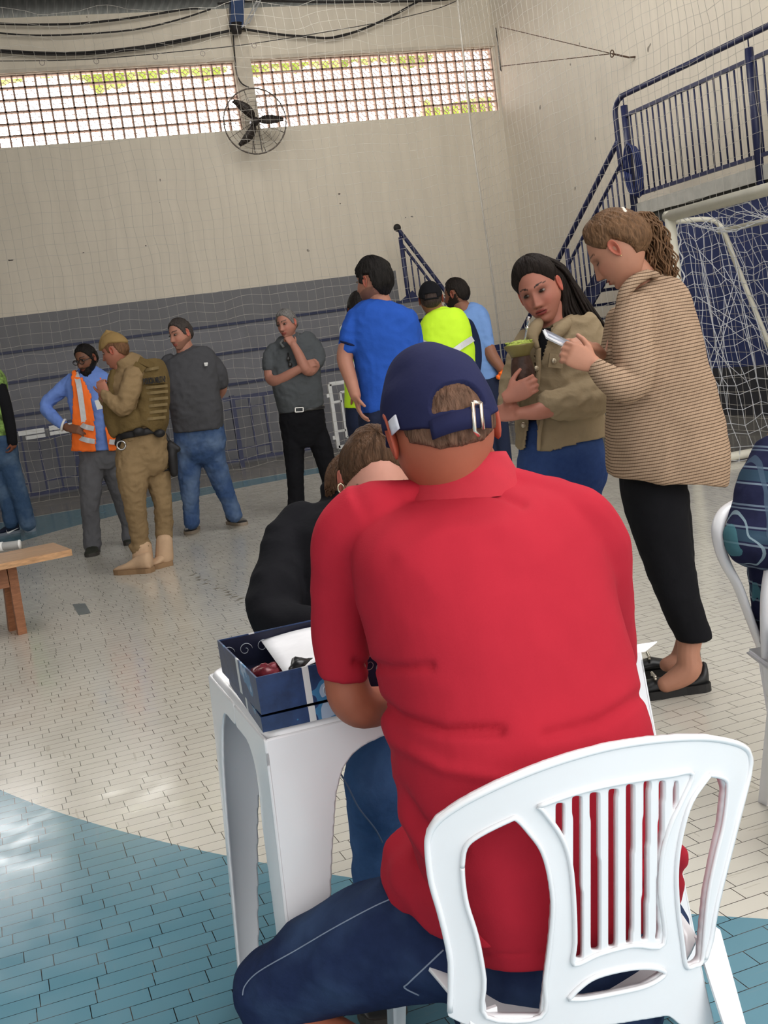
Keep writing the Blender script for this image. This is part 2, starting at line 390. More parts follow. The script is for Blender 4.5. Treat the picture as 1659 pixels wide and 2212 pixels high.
# ---- trees outside, seen through the lattice
MLEAF = mat('sunlit_leaves', (.30, .42, .05), .7, 0, .3, 6)
def tree(x, y, z, r, label, x0, x1, n):
    t = thing('tree', (x, y, 0), label, 'tree')
    bm = bmesh.new()
    for k in range(n):
        q = x0+(x1-x0)*(k+.5)/n; ellip(bm, (q, y+random.uniform(-.3, .3), z+random.uniform(-.06, .10)), (r*random.uniform(.8, 1.1), r, r*random.uniform(.8, 1.0)), seg=14, rg=10)
    for v in bm.verts: v.co += Vector((noise.noise(v.co*3), noise.noise(v.co*3+Vector((5, 5, 5))), noise.noise(v.co*3+Vector((9, 1, 5)))))*.2
    link('crown', bm, MLEAF, t)
    bm = bmesh.new(); tube(bm, [(x, y, 0), (x+.05, y, z*.6), (x, y, z)], [.16, .13, .1]); link('trunk', bm, mat('bark', (.12, .08, .05)), t)
tree(.45, 24.5, 7.86, .60, 'green leafy treetop outside the left lattice window', 0, 6.0, 9)
tree(6.42, 24.5, 7.88, .60, 'green leafy treetop outside the right lattice window, beside the fan pillar', 6.5, 10.6, 7)
tree(12.6, 22.5, 5.72, .34, 'low green bush outside at the right end of the lattice windows', 9.6, 11.6, 5)

# ---- bleachers in front of the far wall
MG = mat('grey_concrete_paint', (.175, .175, .19), .7, 0, .1, 3); MNV = mat('navy_metal_paint', (.028, .034, .075), .45, 0, .1, 8)
bt = thing('bleachers', (0, 16.8, 0), 'dark grey stepped concrete bleachers with blue edges along the far wall', 'bleachers')
steps = [(15.95, 1.12), (16.45, 1.56), (16.95, 1.98)]
bm = bmesh.new()
for k, (y, z) in enumerate(steps):
    y1 = steps[k+1][0] if k < 2 else YWALL-.002
    box(bm, (-9, y, 0.001), (6.75, y1, z))
link('seating_steps', bm, MG, bt, smooth=False)
for y, z in steps:
    bm = bmesh.new(); box(bm, (-9, y-.012, z-.03), (6.75, y+.03, z+.006)); link('edge_strip', bm, MNV, bt, smooth=False)
MP2 = mat('dark_lower_wall', (.06, .06, .07), .7)
# ================================================================== COURT FITTINGS
NAVY = mat('navy_rail_paint', (.018, .023, .075), .4, .0, .12, 10, spec=.5)
WHT = mat('white_gate_paint', (.72, .72, .70), .5)
# ---- fence along the bleachers
FY = 15.35
ft = thing('court_fence', (0, FY, 0), 'navy metal bar fence standing in front of the grey bleachers', 'fence')
def panel(x0, x1):
    bm = bmesh.new()
    for z, h in ((.93, .05), (.10, .04)): box(bm, (x0, FY-.02, z-h/2), (x1, FY+.02, z+h/2))
    n = max(2, int((x1-x0)/.17))
    for i in range(1, n):
        x = x0+(x1-x0)*i/n
        box(bm, (x-.012, FY-.012, .12), (x+.012, FY+.012, .91 if i % 3 else .80))
    for i in range(0, n, 3):
        a = x0+(x1-x0)*i/n; b = min(x0+(x1-x0)*(i+2)/n, x1); box(bm, (a, FY-.01, .78), (b, FY+.01, .80)); box(bm, (a, FY-.01, .24), (b, FY+.01, .26))
    link('bar_panel', bm, NAVY, ft, smooth=False)
for i in range(8): panel(-4.2+i*1.06, -4.2+(i+1)*1.06-.05)
for i in range(9):
    bm = bmesh.new(); x = -4.225+i*1.06; box(bm, (x-.03, FY-.03, 0), (x+.03, FY+.03, .97)); link('post', bm, NAVY, ft, smooth=False)
panel(5.35, 6.6)
for x0_, z0_, x1_, z1_ in ((.42, .86, .74, .92), (.50, .80, .74, .845), (.80, .87, 1.22, .93), (.8, .81, 1.22, .855), (1.27, .84, 1.45, .93), (1.95, .86, 2.12, .92), (2.82, .86, 3.0, .92)):
    bm = bmesh.new(); box(bm, (x0_, FY-.035, z0_), (x1_, FY-.030, z1_)); tag(link('board', bm, WHT, ft, smooth=False), 'white painted strip on the top rail')
# ---- white gate
gt = thing('gate', (4.55, 15.2, 0), 'white metal gate of nested bars, left of the man in the royal blue shirt', 'gate')
bm = bmesh.new(); x0, x1, y = 4.52, 5.25, 15.2
for a, b in (((x0, .05), (x0, .93)), ((x1, .05), (x1, .93)), ((x0, .93), (x1, .93)), ((x0, .06), (x1, .06))): bar(bm, (a[0], y, a[1]), (b[0], y, b[1]), .05, .05, up=Vector((0, 1, 0)))
link('frame', bm, WHT, gt, smooth=False)
bm = bmesh.new()
for a, b in (((x0+.14, .18), (x0+.14, .80)), ((x1-.14, .18), (x1-.14, .80)), ((x0+.14, .8), (x1-.14, .8)), ((x0+.14, .18), (x1-.14, .18)), ((x0, .68), (x0+.14, .68)), ((x0, .28), (x0+.14, .28)), ((x1, .68), (x1-.14, .68)), ((x0+.22, .8), (x0+.22, .93)), ((x1-.22, .8), (x1-.22, .93)),
             ((x0+.29, .18), (x0+.29, .8)), ((x0+.44, .18), (x0+.44, .8))): bar(bm, (a[0], y, a[1]), (b[0], y, b[1]), .03, .03, up=Vector((0, 1, 0)))
link('bars', bm, WHT, gt, smooth=False)
for z in (.2, .78): bm = bmesh.new(); bar(bm, (x0-.06, y, z), (x0, y, z), .04, .05); link('hinge', bm, WHT, gt, smooth=False)

# ---- safety nets
MNET = mat('net_cord', (.50, .47, .42), .9)
def net_grid(bm, f, nu, nv, r, knots=True, seg=3):
    P = [[Vector(f(i, j)) for j in range(nv+1)] for i in range(nu+1)]
    def seg_(a, b):
        t = (b-a)
        if t.length < 1e-5: return
        t.normalize(); s = t.orthogonal().normalized(); u = t.cross(s)
        A = [bm.verts.new(a+s*(r*cos(k*2*pi/seg))+u*(r*sin(k*2*pi/seg))) for k in range(seg)]
        B = [bm.verts.new(b+s*(r*cos(k*2*pi/seg))+u*(r*sin(k*2*pi/seg))) for k in range(seg)]
        for k in range(seg): bm.faces.new((A[k], A[(k+1) % seg], B[(k+1) % seg], B[k]))
    for i in range(nu+1):
        for j in range(nv+1):
            if i < nu: seg_(P[i][j], P[i+1][j])
            if j < nv: seg_(P[i][j], P[i][j+1])
            if knots:
                c = P[i][j]; q = r*1.9
                v = [bm.verts.new(c+Vector(d)*q) for d in ((1,0,0),(0,1,0),(-1,0,0),(0,-1,0),(0,0,1),(0,0,-1))]
                for a, b_, c_ in ((0,1,4),(1,2,4),(2,3,4),(3,0,4),(1,0,5),(2,1,5),(3,2,5),(0,3,5)): bm.faces.new((v[a], v[b_], v[c_]))
NX = 6.98; NY = 14.9
def nz_(a, b, c): return noise.noise(Vector((a, b, c)))
def far(i, j):
    x = NX - i*.122; z = .03 + j*.128
    sag = .05*sin(i*.55)*exp(-((5.4-z)/1.6)**2) if z > 3 else 0
    if z > 5.6: z = 5.6 + (z-5.6)*(1+.35*abs(sin(i*.35)))
    return (x+.045*nz_(i*.35, j*.35, 1), NY+.08*nz_(i*.12, j*.12, 4), max(.015, z+sag+.05*nz_(i*.3, j*.3, 2)))
bm = bmesh.new(); net_grid(bm, far, 92, 45, .0020)
tag(link('safety_net', bm, MNET, origin=(0, NY, 0)), 'tall off-white mesh net hanging across the court before the lattice windows', 'net')
def side(i, j):
    y = NY - i*.122; z = .03 + j*.128
    return (NX+.07*nz_(i*.12, j*.12, 14), y+.035*nz_(i*.35, j*.35, 11), max(.015, z+.05*nz_(i*.3, j*.3, 12)))
bm = bmesh.new(); net_grid(bm, side, 82, 56, .0021)
tag(link('safety_net', bm, MNET, origin=(NX, 8, 0)), 'tall off-white mesh net hanging behind the goal, along the stair wall', 'net')
MCAB = mat('black_cable', (.02, .018, .018), .6)
bm = bmesh.new(); tube(bm, [(NX-.01, NY, .02), (NX+.02, NY, 2), (NX-.03, NY, 4), (NX+.02, NY, 6.0), (NX, NY, 7.6)], .011, 6)
tag(link('net_corner_rope', bm, MNET, origin=(NX, NY, 0)), 'upright pale rope where the two safety nets meet in the corner', 'rope')
# wire the far net hangs from
def cable(pts, r, lab, name='cable', grp=None, m=MCAB):
    bm = bmesh.new(); q = catmull([tuple(p) for p in pts], 8); tube(bm, [Vector(p) for p in q], r, 6)
    return tag(link(name, bm, m, origin=pts[0]), lab, 'cable', grp)
cable([onY(*p, 14.9) for p in ((-20, 132), (190, 128), (420, 108), (560, 92), (800, 52), (940, 20), (1010, -10))], .005, 'thin steel wire with rings that holds the top of the far safety net', 'net_wire')
MRG = mat('steel_ring', (.25, .22, .2), .4, .6)
for k, p in enumerate(((90, 130), (207, 127), (335, 117), (437, 110), (548, 93))):
    c = onY(*p, 14.88); bm = bmesh.new(); tube(bm, [c+Vector((.03*cos(a*pi/6), 0, .03*sin(a*pi/6)-.03)) for a in range(13)], .004, 5)
    tag(link('net_ring', bm, MRG, origin=c), 'small steel ring on the net wire, %s' % ('leftmost of five', 'second from the left', 'middle one of five', 'fourth from the left', 'rightmost one, beside the fan pillar')[k], 'ring', 'rings on the net wire')

# ---- sagging electric cables
YC = 17.9
for pts, r, lab in (
    (((-30, 50), (60, 53), (150, 52), (206, 48), (290, 38), (400, 20), (430, 18)), .016, 'black cable sagging just under the roof edge, topmost at left'),
    (((-30, 68), (60, 76), (170, 74), (290, 64), (380, 44), (455, 20)), .012, 'thin black cable sagging, second from the top at left'),
    (((-30, 110), (80, 117), (180, 117), (300, 106), (400, 88), (505, 65)), .016, 'black cable of the lower left pair, lower strand'),
    (((-30, 106), (80, 113), (180, 113), (300, 101), (400, 84), (505, 64)), .014, 'black cable of the lower left pair, upper strand'),
    (((520, 62), (600, 74), (660, 79), (712, 82), (770, 68), (840, 38), (900, 5)), .018, 'thick black cable sagging right of the blue roof truss'),
    (((712, 82), (780, 64), (850, 34), (905, 3)), .012, 'thin black cable rising beside the thick one right of the truss'),
    (((470, 8), (560, 2), (700, 5), (800, 4), (930, 2), (990, -4)), .016, 'black cable along the very top edge above the right window'),
    (((503, 66), (507, 120), (512, 160), (522, 180), (538, 189)), .010, 'thin cable running down the pillar to the wall fan')):
    cable([onY(*p, YC-.05) for p in pts], r, lab)
# ---- blue truss end
tt = thing('roof_truss', onY(510, 66, 17.8), 'dark blue metal roof truss end on the pillar between the windows', 'truss')
MTB = mat('blue_truss_paint', (.02, .045, .12), .4)
bm = bmesh.new(); a = onY(511, 66, 17.75); b = onY(513, -25, 17.75)
bar(bm, a+Vector((0, 0, .05)), b, .20, .12, up=Vector((0, 1, 0))); link('truss_post', bm, MTB, tt, smooth=False)
bm = bmesh.new(); tube(bm, [a+Vector((0, 0, -.05)), a+Vector((0, 0, .1))], [.07, .11], 10); link('truss_foot', bm, MCAB, tt)
bm = bmesh.new(); p, q = onY(528, 55, 17.7), onY(560, -10, 17.7); s = Vector((.07, 0, .02)); bar(bm, p, q, .02, .02); bar(bm, p+s, q+s, .02, .02)
for k in range(5): bar(bm, p.lerp(q, k/4.2), p.lerp(q, (k+.3)/4.2)+s, .015, .015)
bar(bm, p, a, .05, .03); link('lattice_brace', bm, mat('steel_brace', (.3, .3, .3), .5, .5), tt, smooth=False)

# ---- wall fan
fc = onY(551, 262, 17.5); fo = Vector((-.12, -1, -.12)).normalized()
fs = fo.cross(Z).normalized(); fu = fs.cross(fo)
fn = thing('wall_fan', fc, 'black three-blade wall fan in a wire cage on the pillar between windows', 'fan')
MF = mat('fan_dark_metal', (.035, .028, .025), .5, .3); RF = .47
bm = bmesh.new()
def circ_(r, off, seg=40): return [fc + fo*off + fs*(r*cos(k*2*pi/seg)) + fu*(r*sin(k*2*pi/seg)) for k in range(seg+1)]
tube(bm, circ_(RF, 0), .011, 6)
for r in (.40, .34, .28, .22, .16): tube(bm, circ_(r, .10*(1-r/RF)+.02), .003, 4)
for k in range(14):
    a = k*2*pi/14; d = fs*cos(a)+fu*sin(a)
    tube(bm, [fc+fo*.10+d*.08, fc+fo*.07+d*.3, fc+d*RF, fc-fo*.09+d*.3, fc-fo*.11+d*.08], .003, 4)
link('cage', bm, mat('fan_wire', (.12, .10, .085), .5, .4), fn)
for k, a0 in enumerate((radians(62), radians(177), radians(298))):
    bm = bmesh.new(); rings = []
    for i in range(9):
        t = i/8; r = .06+.37*t; a = a0-.35*(t-.3)*(1 if k != 1 else .3)*(1 if k == 0 else -1); w = .035+.055*sin(pi*min(1, t*1.1))**.7*(1-.3*t)
        d = fs*cos(a)+fu*sin(a); e = (-fs*sin(a)+fu*cos(a))*.85+fo*.5
        rings.append([fc+d*r+e*w+fo*.004, fc+d*r-e*w+fo*.004, fc+d*r-e*w-fo*.004, fc+d*r+e*w-fo*.004])
    ringloft(bm, rings); link('fan_blade', bm, MF, fn)
bm = bmesh.new(); tube(bm, [fc+fo*.1, fc+fo*.06, fc-fo*.05, fc-fo*.2], [.03, .06, .07, .06], 16); link('motor_hub', bm, MF, fn)
bm = bmesh.new(); w_ = Vector((fc.x, 17.93, fc.z-.1)); bar(bm, fc-fo*.15, w_, .05, .05)
for s in (-.05, .06): bar(bm, fc+fs*s-fo*.1, fc+fs*s-fu*.45-fo*.02, .012, .012)
link('wall_bracket', bm, MF, fn, smooth=False)

# ---- landing and stairs on the right
MSLAB = mat('pale_slab', (.45, .44, .40), .8); MNW = mat('navy_wall_paint', (.028, .04, .125), .5, 0, .15, 2.5)
XL = 8.0
lt = thing('stair_landing', (XL, 10.3, 0), 'raised landing with pale slab edge above the navy wall behind the goal', 'landing')
bm = bmesh.new(); box(bm, (XL+.001, 3.0, 2.47), (XW-.001, 12.75, 2.62)); link('slab', bm, MSLAB, lt, smooth=False)
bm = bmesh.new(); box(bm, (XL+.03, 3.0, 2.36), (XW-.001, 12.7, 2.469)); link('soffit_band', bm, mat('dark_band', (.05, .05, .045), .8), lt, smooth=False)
bm = bmesh.new(); box(bm, (XL+.08, 3.0, .001), (XW-.001, 12.6, 2.359)); link('navy_wall', bm, MNW, lt, smooth=False)
bm = bmesh.new(); box(bm, (XL+.072, 3.0, .001), (XL+.079, 12.6, .55)); link('low_wall_shade', bm, mat('low_wall_shade', (.035, .035, .04), .7), lt, smooth=False)  # dark sheet stands in for the shadow on the lower navy wall
# landing guard rail
gr = thing('guard_rail', (XL, 10.3, 2.62), 'navy guard rail with upright bars on the landing above the goal', 'railing')
def hpipe(name, pts, r, par, m=NAVY, k=5):
    bm = bmesh.new(); q = catmull([tuple(p) for p in pts], k); tube(bm, [Vector(p) for p in q], r, 10); return link(name, bm, m, par)
hpipe('handrail', [(XL, 12.93, 3.05), (XL, 12.93, 3.6), (XL, 12.91, 3.82), (XL, 12.76, 3.91), (XL, 12.5, 3.92), (XL, 10, 3.92), (XL, 6, 3.92), (XL, 3, 3.92)], .034, gr)
bm = bmesh.new(); box(bm, (XL-.02, 3, 3.66), (XL+.02, 12.68, 3.70)); link('top_bar', bm, NAVY, gr, smooth=False)
bm = bmesh.new(); box(bm, (XL-.02, 3, 2.70), (XL+.02, 12.68, 2.74)); link('bottom_bar', bm, NAVY, gr, smooth=False)
for y in (12.72, 10.29, 7.9, 5.5, 3.1):
    bm = bmesh.new(); tube(bm, [(XL, y, 2.4), (XL, y, 3.8)], .045, 10); tube(bm, [(XL, y, 3.8), (XL, y, 3.9)], .008, 6); link('rail_post', bm, NAVY, gr)
for i in range(74):
    y = 12.60-i*.12
    if min(abs(y-q) for q in (10.29, 7.9, 5.5)) < .05: continue
    bm = bmesh.new(); tube(bm, [(XL, y, 2.73), (XL, y, 3.67)], .011, 6); link('baluster', bm, NAVY, gr)
# stairs going down along the wall towards the far corner
sp = thing('staircase', (XL+.4, 14.8, 0), 'navy metal staircase going down from the landing into the far right corner', 'staircase')
SL = .655
def zs(y): return 2.62-(y-12.75)*SL
NS = 14
for i in range(NS):
    y = 12.80+i*.285; z = 2.62-(i+1)*.187
    bm = bmesh.new(); box(bm, (XL+.03, y, z-.04), (XW-.03, y+.30, z)); link('step', bm, NAVY, sp, smooth=False)
for x in (XL+.02, XW-.02):
    bm = bmesh.new(); bar(bm, (x, 12.72, 2.50), (x, 16.65, 2.50-3.93*SL), .03, .26); link('stringer', bm, NAVY, sp, smooth=False)
hpipe('handrail', [(XL-.02, 12.9, 3.42), (XL-.02, 13.4, 3.42-.5*SL), (XL-.02, 16.9, 3.42-4.0*SL)], .036, sp)
hpipe('middle_rail', [(XL-.02, 12.8, 3.20), (XL-.02, 13.4, 3.20-.6*SL), (XL-.02, 16.8, 3.20-4.0*SL)], .024, sp)
for i in range(30):
    y = 12.9+i*.13; bm = bmesh.new(); tube(bm, [(XL-.02, y, zs(y)-.12), (XL-.02, y, 3.20-(y-12.8)*SL)], .012, 6); link('baluster', bm, NAVY, sp)
for y in (14.5, 16.3):
    bm = bmesh.new(); tube(bm, [(XL-.02, y, .0), (XL-.02, y, 3.35-(y-12.9)*SL)], .035, 8); link('rail_post', bm, NAVY, sp)
bm = bmesh.new()
loop = [(XL-.03, 12.55+.13*cos(a*pi/10), 2.98+.30*sin(a*pi/10)) for a in range(21)]
for k in range(4): tube(bm, [Vector(p)+Vector((-.02*k, .012*k, .015*k)) for p in loop], .012, 6)
tag(link('hose', bm, mat('blue_hose', (.02, .03, .11), .4), origin=(XL-.03, 12.5, 2.9)), 'blue coiled hose hanging on the guard rail at the stair head', 'hose')
# short stair rail on the far wall above the bleachers
lr = thing('stair_rail', (6.6, 17.2, 2), 'navy stair rail descending to the right on the far cream wall', 'railing')
A = onY(858, 492, 17.2); B = onY(985, 660, 17.2); dv = (B-A)/(B.x-A.x)
hpipe('handrail', [A, A.lerp(B, .5), B+(B-A)*.9], .032, lr)
o2 = Vector((.03, 0, -.24)); hpipe('middle_rail', [A+o2, A.lerp(B, .5)+o2, B+(B-A)*.9+o2], .022, lr)
bm = bmesh.new(); o3 = Vector((.0, 0, -1.05)); bar(bm, A+o3, B+(B-A)*.9+o3, .04, .26); link('stringer', bm, NAVY, lr, smooth=False)
for i in range(17):
    p = A+dv*(.06+i*.095); bm = bmesh.new(); tube(bm, [p+Vector((0, 0, -1.0)), p+Vector((0, 0, -.24))], .012, 6); link('baluster', bm, NAVY, lr)
bm = bmesh.new(); tube(bm, [A+Vector((.03, 0, -1.4)), A+Vector((.03, 0, -.15))], .035, 8); tube(bm, [A+Vector((.03, 0, -.15)), A+Vector((.02, 0, 0))], .012, 6); link('rail_post', bm, NAVY, lr)
bm = bmesh.new(); ellip(bm, A, (.06, .05, .06)); link('end_cap', bm, MCAB, lr)
# steel hook and tie wires on the right wall
h0 = onX(1358, 124, 8.9); h1 = onX(1322, 116, 8.7)
MRU = mat('rusty_wire', (.10, .06, .04), .8)
hk = thing('wall_hook', h0, 'rusty steel hook on the right wall that anchors two net wires', 'hook')
bm = bmesh.new(); tube(bm, [h0+Vector((.1, 0, 0)), h0, h1], .012, 6); tube(bm, [h1+Vector((0, .045*cos(a*pi/6), .045*sin(a*pi/6))) for a in range(13)], .008, 5); link('hook', bm, MRU, hk)
for e, d in (((1080, 58), 14.9), ((1083, 143), 14.9)):
    bm = bmesh.new(); tube(bm, [h1, onY(*e, d)], .006, 5); link('tie_wire', bm, MRU, hk)
bm = bmesh.new(); tube(bm, [onY(*p, 17.85) for p in ((1072, 60), (1078, 120), (1081, 150), (1092, 165), (1098, 185), (1090, 200))], .012, 5)
tag(link('cable', bm, MCAB, origin=onY(1080, 130, 17.85)), 'thin cable looping down the far right corner beside the window', 'cable')

# ---- goal
MGO = mat('goal_white_paint', (.70, .67, .56), .5, 0, .06, 12, bump=.1, bs=60); MGN = mat('goal_net_cord', (.62, .63, .66), .9)
gx, gy0, gy1, gh = 5.35, 5.0, 8.02, 2.06
go = thing('goal', (gx, (gy0+gy1)/2, 0), 'cream white goal with a slack string net before the navy wall', 'goal')
bm = bmesh.new(); tube(bm, [(gx, gy1, 0), (gx, gy1, gh-.002)], .042, 14); link('post', bm, MGO, go)
bm = bmesh.new(); tube(bm, [(gx, gy0, 0), (gx, gy0, gh-.002)], .042, 14); link('post', bm, MGO, go)
bm = bmesh.new(); tube(bm, [(gx, gy0-.04, gh-.04), (gx, gy1+.04, gh-.04)], .045, 14); link('crossbar', bm, MGO, go)
for y in (gy1, gy0):
    bm = bmesh.new(); q = catmull([(gx, y, gh-.09), (gx+.35, y, gh-.1), (gx+.48, y, gh-.2), (gx+.60, y, gh-.55), (gx+1.12, y, .06)], 5)
    tube(bm, [Vector(p) for p in q], .021, 8); link('side_stay', bm, MGO, go)
    bm = bmesh.new(); tube(bm, [(gx, y, .045), (gx+1.12, y, .045)], .036, 10); link('ground_tube', bm, MGO, go)
bm = bmesh.new(); tube(bm, [(gx+.50, gy0, gh-.2), (gx+.50, gy1+.08, gh-.2)], .022, 8); link('rear_tube', bm, MGO, go); bm = bmesh.new(); tube(bm, [(gx+1.12, gy0, .045), (gx+1.12, gy1, .045)], .025, 8); link('rear_tube', bm, MGO, go)
def gside(i, j):
    t = i/9; z = .02+j*(gh-.12)/19; depth = 1.1 if z < .1 else (1.12-.52*min(1, (z-.06)/(gh-.6)) if z < gh-.5 else .60-.12*(z-gh+.5)/.4)
    return (gx+.03+t*depth*1.02+.04*nz_(i*.6, j*.5, 3), gy1-.02+.07*nz_(i*.4, j*.4, 8), z+.06*nz_(i*.5, j*.5, 7)+.02*sin(i*1.3))
bm = bmesh.new(); net_grid(bm, gside, 9, 19, .0032)
def gback(i, j):
    s = j/26; y = gy1-i*(gy1-gy0)/28
    if s < .22: x = gx+s/.22*.5; z = gh-.07-.12*s/.22-.10*sin(pi*s/.22)*abs(sin(i*.5))
    else: u = (s-.22)/.78; x = gx+.5+.62*u; z = (gh-.2)*(1-u)+.03
    return (x+.06*nz_(i*.4, j*.4, 33), y+.07*nz_(i*.5, j*.5, 31), max(.01, z+.07*nz_(i*.5, j*.5, 37)))
net_grid(bm, gback, 28, 26, .0032)
for k in range(16):
    a = gside(random.randint(1, 8), random.randint(6, 18)); b = gside(random.randint(0, 9), random.randint(4, 18)); tube(bm, [Vector(a), (Vector(a)+Vector(b))/2+Vector((0, 0, -.03)), Vector(b)], .003, 4)
link('goal_net', bm, MGN, go)
bm = bmesh.new(); q = [(gx+.045+.012*cos(k*.9), gy1-.03+.012*sin(k*.9), .3+k*.02) for k in range(84)]; tube(bm, q, .006, 5); link('lacing_cord', bm, MGN, go)

# ---- bench at left with a rolled tube on it
MWD = mat('reddish_wood', (.28, .12, .06), .45, 0, .25, 3, stretch=(2, 30, 30)); MWT = mat('worn_bench_top', (.46, .26, .13), .4, 0, .3, 3, stretch=(2, 30, 30))
be = thing('bench', G(20, 1369), 'low reddish wooden bench at the left edge of the court', 'bench')
zt = .455; e1 = G(115, 1172, zt); e2 = G(126, 1192, zt); dr = (G(0, 1195, zt)-G(115, 1172, zt)); dr.z = 0; dr.normalize(); sd = Z.cross(dr).normalized()
if (e2-e1).dot(sd) < 0: sd = -sd
wd = (e2-e1).length
bm = bmesh.new(); c = e1
vs = []
for z in (-.035, 0):
    for a, b in ((0, 0), (1.5, 0), (1.5, 1), (0, 1)): vs.append(bm.verts.new(c+dr*a+sd*(b*max(wd, .17))+Z*z))
for f in ((3,2,1,0),(4,5,6,7),(0,1,5,4),(1,2,6,5),(2,3,7,6),(3,0,4,7)): bm.faces.new([vs[i] for i in f])
bmesh.ops.recalc_face_normals(bm, faces=bm.faces)
link('bench_top', bm, MWT, be, smooth=False)
mid = c+sd*(max(wd, .17)/2)
foot = G(48, 1369); topc = G(25, 1211, zt-.035)
bm = bmesh.new(); bar(bm, foot, Vector((mid.x, mid.y, zt-.036))+dr*.30, .05, .045, up=sd); link('leg', bm, MWD, be, smooth=False)
bm = bmesh.new(); bar(bm, foot+dr*.02+sd*(-.17), Vector((mid.x, mid.y, zt-.036))+dr*.32-sd*.05, .05, .045, up=sd); link('leg', bm, MWD, be, smooth=False)
bm = bmesh.new(); bar(bm, foot+dr*1.0, Vector((mid.x, mid.y, zt-.036))+dr*1.1, .05, .045, up=sd); link('leg', bm, MWD, be, smooth=False)
bm = bmesh.new(); p = Vector((mid.x, mid.y, zt-.105))+dr*.33; bar(bm, p, p+dr*.9, .03, .13); link('apron', bm, MWD, be, smooth=False)
rt_ = thing('rolled_banner', G(20, 1186, zt), 'grey rolled tube with a white end lying on the wooden bench', 'roll')
bm = bmesh.new(); a = G(44, 1184, zt)+Z*.024; d2 = (G(0, 1192, zt)-G(44, 1186, zt)).normalized(); tube(bm, [a, a+d2*.30], .024, 16); link('roll', bm, mat('grey_roll', (.30, .30, .29), .6), rt_)
bm = bmesh.new(); tube(bm, [a+d2*.10, a+d2*.17], .0275, 16); link('end_ring', bm, WHT, rt_); bm = bmesh.new(); tube(bm, [a-d2*.004, a+d2*.004], .0262, 16); link('end_ring', bm, WHT, rt_)
# ---- floor marks
bm = bmesh.new(); v = [bm.verts.new(G(*p, .0)+Z*.001) for p in ((157, 1306), (184, 1304), (196, 1325), (170, 1329))]; f = bm.faces.new(v); ex = bmesh.ops.extrude_face_region(bm, geom=[f]); bmesh.ops.translate(bm, vec=(0, 0, .002), verts=[q for q in ex['geom'] if isinstance(q, bmesh.types.BMVert)])
bmesh.ops.recalc_face_normals(bm, faces=bm.faces)
tag(link('floor_plate', bm, mat('dark_plate', (.13, .15, .15), .5), smooth=False, origin=G(175, 1315)), 'small dark grey rectangular patch on the cream floor, right of the bench', 'patch')
MDK = mat('floor_dirt', (.20, .18, .14), .8)
bm = bmesh.new()
for k in range(26):
    t = k/25; p = G(397+128*t, 1227+76*t)+Vector((random.uniform(-.03, .03), random.uniform(-.03, .03), .0008)); w = random.uniform(.01, .03)
    v = [bm.verts.new(p+Vector((w*cos(q), w*.6*sin(q), 0))) for q in (random.uniform(0, 1)+j*1.1 for j in range(5))]; bm.faces.new(v)
tag(link('worn_line', bm, MDK, smooth=False, origin=G(460, 1265)), 'broken dark trail of a worn-off line on the cream floor', 'line', kind='stuff')

WM = {22: 'the wide one at the far left edge', 180: 'low at left, second from the edge', 315: 'low, above the man in dark grey', 733: 'upper of the pair right of the middle', 735: 'lower of the pair right of the middle', 346: 'thin upright one below the left window', 890: 'wide one above the top of the stair rail', 345: 'tiny one just under the thin upright mark', 876: 'beside the wide one above the stair rail'}
MMK = mat('dark_wall_mark', (.05, .04, .035), .9)
for px, py, w, h_ in ((22, 562, .075, .022), (180, 546, .035, .012), (315, 531, .02, .03), (733, 419, .04, .02), (735, 440, .02, .02), (346, 389, .012, .04), (890, 468, .05, .018), (345, 437, .012, .012), (876, 470, .018, .022)):
    p = onY(px, py, YWALL-.003); bm = bmesh.new(); rnd = random.Random(px); P = []
    for k in range(9): a_ = 2*pi*k/9; r_ = rnd.uniform(.6, 1.1); P.append(p+Vector((w*.6*r_*cos(a_), 0, h_*.6*r_*sin(a_))))
    ringloft(bm, [[q+Vector((0, .0015, 0)) for q in P], [q-Vector((0, .0015, 0)) for q in P]]); bmesh.ops.recalc_face_normals(bm, faces=bm.faces)
    tag(link('wall_mark', bm, MMK, smooth=False, origin=p), 'dark scuff mark on far wall, '+WM[px], 'mark', 'dark scuff marks on the far wall')
